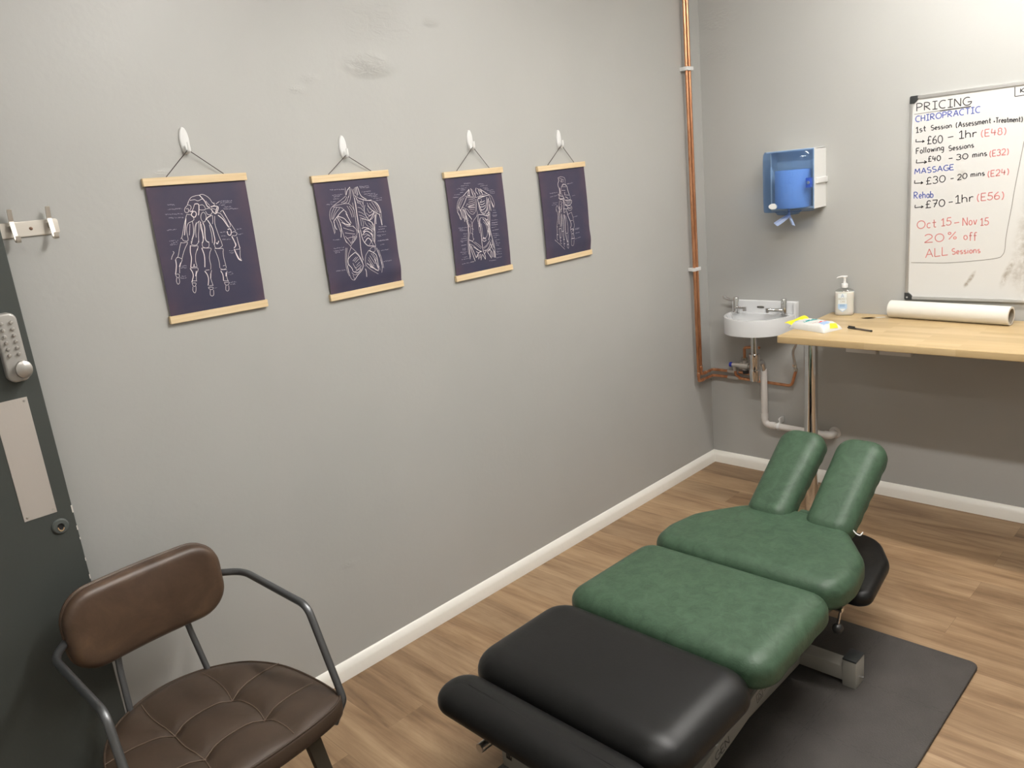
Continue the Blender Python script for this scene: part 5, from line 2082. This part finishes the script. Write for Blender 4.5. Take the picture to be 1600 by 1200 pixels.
# raised head pads
for s, nm in ((1, 'left green head pad'), (-1, 'right green head pad')):
    yc = YC - .022 + s * .110
    bm = bmesh.new()
    outl = rpoly([(0, -.081), (.42, -.090), (.42, .090), (0, .081)], [.055, .062, .062, .055], 8)
    M = Matrix.Translation((-1.352, yc, .402)) @ Euler((0, math.radians(-33), 0)).to_matrix().to_4x4()
    fn = wav(.0025, 80, 110, -.01, s)
    cushion(bm, resample(outl, .009), -.030, .048, .044, .004, rb=.014, nr=9, rings=10, fn=fn, M=M, rx=.052)
    mesh('head_pad', bm, GREEN, t, label=nm, sharp=0)
    bm = bmesh.new()
    box(bm, .02, .36, -.045, .045, -.047, -.034, .003, 2, M)
    mesh('head_pad_board', bm, FRAMED, t)
# black arm shelf below the head end
shelf = [(-1.525, YC - .350), (-1.25, YC - .312), (-1.105, YC - .225), (-1.075, YC), (-1.105, YC + .225), (-1.25, YC + .312), (-1.50, YC + .330), (-1.50, YC + .23), (-1.30, YC + .15), (-1.27, YC), (-1.30, YC - .15), (-1.525, YC - .235)]
bm = bmesh.new()
slab('arm_shelf', rpoly(shelf, [.05, .12, .12, .3, .12, .12, .05, .05, .1, .2, .1, .05], 10), [], .272, .326, .024, BLACKV, t, label='black padded arm rest shelf', sharp=0)
# frame under the cushions
bm = bmesh.new()
for y in (YC - .235, YC + .235):
    box(bm, -2.56, -1.36, y - .018, y + .018, .272, .318, .004)
for x in (-2.54, -2.40, -2.00, -1.60, -1.38):
    box(bm, x - .015, x + .015, YC - .22, YC + .22, .290, .338, .004)
for x0, x1 in ((-2.56, -2.22), (-2.15, -1.76), (-1.69, -1.36)):
    box(bm, x0, x1, YC - .25, YC + .25, .330, .352, .003)
box(bm, -2.70, -2.54, YC - .05, YC + .05, .334, .364, .003)
for y in (YC - .10, YC + .10):
    box(bm, -1.40, -1.29, y - .02, y + .02, .300, .385, .004)
    box(bm, -1.40, -1.10, y - .02, y + .02, .27, .30, .004)
mesh_each('frame_bar', bm, FRAMED, t)
# base: twin rails, cross bars, four feet
bm = bmesh.new()
for y in (YC - .120, YC + .120):
    box(bm, -2.50, -1.53, y - .022, y + .022, MZ + .016, MZ + .070, .005)
mesh_each('base_rail', bm, FRAMEG, t)
def crossbar(x, ya, yb, zl=.014, zh=.066, posts=(0, 1)):
    bm = bmesh.new()
    box(bm, x - .029, x + .029, ya, yb, MZ + zl, MZ + zh, .005)
    cb = mesh('cross_bar', bm, FRAMEG, t)
    for y, s in [((ya, -1), (yb, 1))[k] for k in posts]:
        bm = bmesh.new()
        box(bm, x - .034, x + .034, y - .022, y + .022, MZ, MZ + .094, .004)
        ft = mesh('foot_post', bm, FRAMEG, cb)
        bm = bmesh.new()
        box(bm, x - .034, x + .034, y - .022, y + .022, MZ + .0935, MZ + .100, .002)
        mesh('post_cap', bm, BLACKC, cb, label='black end cap')
        bm = bmesh.new()
        tube(bm, [(x, y + s * .020, MZ + .030), (x, y + s * .034, MZ + .030)], .004, 10)
        mesh('adjuster_bolt', bm, CHROME, cb)
    return cb
crossbar(-1.535, -1.418, YC * 2 + 1.418)
cb = crossbar(-2.505, -1.418, -.815, .040, .112, (0,))
bm = bmesh.new()
box(bm, -2.50, -2.48, -.88, -.85, MZ, MZ + .045, .003)
mesh('foot_pad', bm, BLACKC, cb)
bm = bmesh.new()
for q, (dy, dz) in enumerate(((0, .020), (.006, .024), (.012, .022), (.018, .012))):
    ribbon(bm, [Vector((-2.5346, -.836 - dy, .088)), Vector((-2.5346, -.838 - dy, .090 + dz * .8))], .004, (-1, 0, 0))
ribbon(bm, [Vector((-2.5345, -.834, .090)), Vector((-2.5345, -.856, .090))], .008, (-1, 0, 0))
mesh('warning_symbol', bm, BLACKP, cb, flat=True, recalc=False, label='small dark hand symbol')
# lifting arms
for y in (YC - .180, YC + .180):
    bm = bmesh.new()
    a, b = Vector((-2.44, y, .037 + MZ)), Vector((-1.70, y, .182 + MZ))
    L = (b - a).length
    ang = math.atan2(b.z - a.z, b.x - a.x)
    M = Matrix.Translation((a + b) / 2) @ Euler((0, -ang, 0)).to_matrix().to_4x4()
    box(bm, -L / 2, L / 2, -.013, .013, -.026, .026, .004, 2, M)
    la = mesh('lift_arm', bm, FRAMEG, t)
    if y < YC:
        bm = bmesh.new()
        bl = bmesh.new()
        du = M.to_3x3() @ Vector((1, 0, 0))
        dv = M.to_3x3() @ Vector((0, 0, 1))
        o = (a + b) / 2 + Vector((0, -.0134, 0))
        write(bm, 'GEN', o + du * (-.118) - dv * .013, du, dv, .075, .026, .0034, (0, -1, 0))
        write(bl, 'ILLI', o + du * (-.212) - dv * .013, du, dv, .075, .026, .0034, (0, -1, 0))
        # a warning triangle in a square, farther up the arm
        q = o + du * .120 - dv * .013
        P = [q, q + du * .034, q + du * .034 + dv * .028, q + dv * .028, q]
        for c, d_ in zip(P[:-1], P[1:]):
            ribbon(bm, [c, d_], .0022, (0, -1, 0))
        P = [q + du * .006 + dv * .006, q + du * .028 + dv * .006, q + du * .017 + dv * .023, q + du * .006 + dv * .006]
        for c, d_ in zip(P[:-1], P[1:]):
            ribbon(bm, [c, d_], .0022, (0, -1, 0))
        for dz in (.009, .017):
            ribbon(bm, [q + du * .045 + dv * dz, q + du * .085 + dv * dz], .0018, (0, -1, 0))
        mesh('lettering', bm, BLACKP, la, flat=True, recalc=False, label='dark lettering and warning symbol')
        mesh('worn_lettering', bl, plain('pale_letter', col=(.42, .41, .38), rough=.6), la, flat=True, recalc=False, label='pale worn lettering')
for y in (YC - .05, YC + .05):
    bm = bmesh.new()
    box(bm, -1.80, -1.70, y - .03, y + .03, MZ + .05, .30, .005)
    box(bm, -2.46, -2.38, y - .03, y + .03, MZ + .05, .30, .005)
    mesh_each('lift_column', bm, FRAMED, t)
# small fittings
bm = bmesh.new()
tube(bm, [(-1.66, YC - .235, .344), (-1.668, YC - .325, .345)], .0075, 12)
tube(bm, [(-1.667, YC - .319, .346), (-1.668, YC - .311, .288)], .0042, 10)
lv = mesh('release_lever', bm, CHROME, t, label='chrome release lever')
bm = bmesh.new()
lathe(bm, [(0, -.017)] + [(.017 * math.cos(a), .017 * math.sin(a)) for a in [-PI / 2 + PI * k / 10 for k in range(1, 10)]] + [(0, .017)], Matrix.Translation((-1.668, YC - .310, .279)), 18)
mesh('ball_knob', bm, BLACKP, lv)
bm = bmesh.new()
tube(bm, [(-2.718, -.950, .298), (-2.50, -.950, .298)], .0125, 18)
mesh('bolster_pivot', bm, SATIN, t)
bm = bmesh.new()
tube(bm, catmull([(-1.30, YC - .195, .432), (-1.312, YC - .205, .440), (-1.315, YC - .222, .426), (-1.320, YC - .238, .425), (-1.31, YC - .243, .434)], 5), .0022, 8)
mesh('cover_tie', bm, PLASTW, t, label='thin white cover tie')
bm = bmesh.new()
box(bm, -1.285, -1.235, YC - .045, YC + .005, .405, .432, .008)
mesh('cover_tab', bm, GREEN, t)

# ------------------------------------------------------------------ leather armchair (local: x to its viewer's right, y = -front)
t = thing('leather_armchair', 'brown leather armchair with grey steel tube arms beside the open door', 'chair', (-3.201, -.225, 0), (0, 0, .051))
def CW(u, w, z):
    return Vector((u, -w, z))
# seat: D-shaped, buttoned
SEAT = [(-.255, .30), (-.257, .43), (-.238, .478), (-.15, .500), (0, .508), (.15, .500), (.238, .478), (.257, .43), (.255, .30), (.235, .19), (.185, .095), (.10, .030), (0, .006), (-.10, .030), (-.185, .095), (-.235, .19)]
so = [Vector((p.x, p.y)) for p in catmull([(a, b, 0) for a, b in SEAT], 8, True)]
N = len(so)
BUTT = [(-.081, .230), (.077, .225), (-.077, .376), (.086, .370)]
SEAMS = [[(-.079, .03), (-.081, .230), (-.077, .376), (-.082, .515)], [(.083, .03), (.077, .225), (.086, .370), (.090, .515)], [(-.25, .205), (-.081, .230), (.077, .225), (.25, .200)], [(-.27, .375), (-.077, .376), (.086, .370), (.27, .365)]]
SP = []
for S in SEAMS:
    out = []
    for (a, b) in zip(S[:-1], S[1:]):
        for k in range(12):
            q = k / 12
            x, w = a[0] + (b[0] - a[0]) * q, a[1] + (b[1] - a[1]) * q
            bow = .016 * math.sin(PI * q)
            # seams bow out towards the edges between buttons
            if abs(b[0] - a[0]) > abs(b[1] - a[1]):
                w += bow * (-1 if S is SEAMS[2] else -1)
            else:
                x += bow * (-1 if S is SEAMS[0] else 1) * .6
            out.append((x, w))
    out.append(S[-1])
    SP.append(out)
SEG = [(Vector(a), Vector(b)) for S in SP for a, b in zip(S[:-1], S[1:])]
def seat_z(x, w):
    p = Vector((x, w))
    dm = 9
    for a, b in SEG:
        ab = b - a
        tt = max(0, min(1, (p - a).dot(ab) / max(ab.length_squared, 1e-9)))
        dm = min(dm, (p - a - ab * tt).length)
    db = min((p - Vector(q)).length for q in BUTT)
    return -.0034 * math.exp(-(dm / .010) ** 2) - .006 * math.exp(-(dm / .03) ** 2) - .011 * math.exp(-(db / .020) ** 2)
bm = bmesh.new()
ctr = Vector((0, .27))
nor = []
for i in range(N):
    tg = so[(i + 1) % N] - so[i - 1]
    n_ = Vector((-tg.y, tg.x)).normalized()
    if n_.dot(ctr - so[i]) < 0:
        n_ = -n_
    nor.append(n_)
loops = []
zt, zbm = .455, .398
for off, z in ((.030, zbm), (.012, zbm + .002), (.003, zbm + .010), (0, zbm + .025), (0, zt - .010), (.002, zt - .003), (.007, zt)):
    loops.append([bm.verts.new(CW(so[i].x + nor[i].x * off, so[i].y + nor[i].y * off, z)) for i in range(N)])
K = 46
for k in range(1, K):
    s = 1 - k / K
    L = []
    for i in range(N):
        q = ctr + (so[i] + nor[i] * .007 - ctr) * s
        e = min(1, (1 - s) / .16)
        L.append(bm.verts.new(CW(q.x, q.y, zt + .011 * (1 - (1 - e) ** 2) + seat_z(q.x, q.y) * min(1, e * 1.2))))
    loops.append(L)
for a, b in zip(loops[:-1], loops[1:]):
    for i in range(N):
        bm.faces.new((a[i], a[(i + 1) % N], b[(i + 1) % N], b[i]))
bm.faces.new(loops[0])
bm.faces.new(loops[-1])
seat = mesh('seat', bm, LEATHER2, t, False, sharp=0)
bm = bmesh.new()
tube(bm, [CW(so[i].x + nor[i].x * .003, so[i].y + nor[i].y * .003, zt - .001) for i in range(N)], .0030, 8, closed=True)
mesh('piping', bm, LEATHER2, seat, False)
bm = bmesh.new()
for S in SP:
    pts = []
    for x, w in S:
        q = Vector((x, w)) - ctr
        if (abs(x) > .245) or w < .035 or w > .492:
            continue
        pts.append(CW(x, w, zt + .0126 + seat_z(x, w)))
    if len(pts) > 2:
        tube(bm, pts, .0011, 6)
mesh('seam', bm, STITCH, seat, False)
bm = bmesh.new()
for x, w in BUTT:
    lathe(bm, [(.0045, 0), (.0035, .0018), (0, .0024)], Matrix.Translation(CW(x, w, zt + .0108 + seat_z(x, w))), 12)
mesh_each('button', bm, STITCH, seat, False)
# backrest pad: slightly curved in plan, tilted back
bm = bmesh.new()
bo = resample(rpoly([(-.205, -.110), (.205, -.110), (.205, .110), (-.205, .110)], [.082, .082, .078, .078], 10), .008)
def bend(co):
    # local: x across, y up, z = thickness to the front
    x, y, z = co
    return Vector((x, -(z - .012) + .0 - .20 * x * x * 2.2, .703 + y + z * .10))
def bendf(co):
    v = bend(co)
    # local chair frame: y = -front; ends wrap forwards
    return Vector((v.x, v.y, v.z))
cushion(bm, bo, -.012, .046, .026, .010, rb=.010, nr=7, rings=9, fn=bendf)
bk = mesh('backrest', bm, LEATHER, t, False, sharp=0)
for zz in (.006, .014):
    bm = bmesh.new()
    tube(bm, [bendf(Vector((p[0] * 1.0, p[1] * 1.0, zz))) + Vector((0, 0, 0)) for p in bo], .0024, 8, closed=True)
    mesh('piping', bm, LEATHER, bk, False)
# steel tube arms: from behind the backrest round to the front corners of the seat
for s in (-1, 1):
    bm = bmesh.new()
    P = fillet([CW(s * .10, -.012, .700), CW(s * .192, .004, .700), CW(s * .248, .070, .700), CW(s * .252, .376, .686), CW(s * .258, .462, .440), CW(s * .225, .455, .385)], [.03, .10, .045, .03], 8)
    tube(bm, P, .0098, 14)
    mesh('armrest', bm, GUN, t, False, label='grey steel tube arm')
    bm = bmesh.new()
    tube(bm, fillet([CW(s * .088, -.006, .66), CW(s * .098, .006, .56), CW(s * .112, .050, .40)], .05, 6), .0085, 12)
    mesh('back_post', bm, GUN, t, False, label='grey steel tube back post')
# frame and legs
bm = bmesh.new()
box(bm, -.20, .20, -.45, -.08, .385, .398, .003)
mesh('seat_frame', bm, BRONZE, t, False)
for s in (-1, 1):
    for (u0, w0, u1, w1) in ((.165, .425, .215, .475), (.150, .115, .215, .045)):
        bm = bmesh.new()
        a, b = CW(s * u0, w0, .392), CW(s * u1, w1, .002)
        dz = (b - a)
        side = Vector((1, 0, 0))
        R0 = []
        for q, hw_, th in ((0, .021, .010), (1, .014, .010)):
            p = a.lerp(b, q)
            R0.append([bm.verts.new(p + Vector((sx * hw_, sy * th, 0))) for sx, sy in ((-1, -1), (1, -1), (1, 1), (-1, 1))])
        for k in range(4):
            bm.faces.new((R0[0][k], R0[0][(k + 1) % 4], R0[1][(k + 1) % 4], R0[1][k]))
        bm.faces.new(R0[0])
        bm.faces.new(R0[1])
        bmesh.ops.bevel(bm, geom=list(bm.edges), offset=.0015, segments=2, affect='EDGES')
        mesh('leg', bm, BRONZE, t, False)
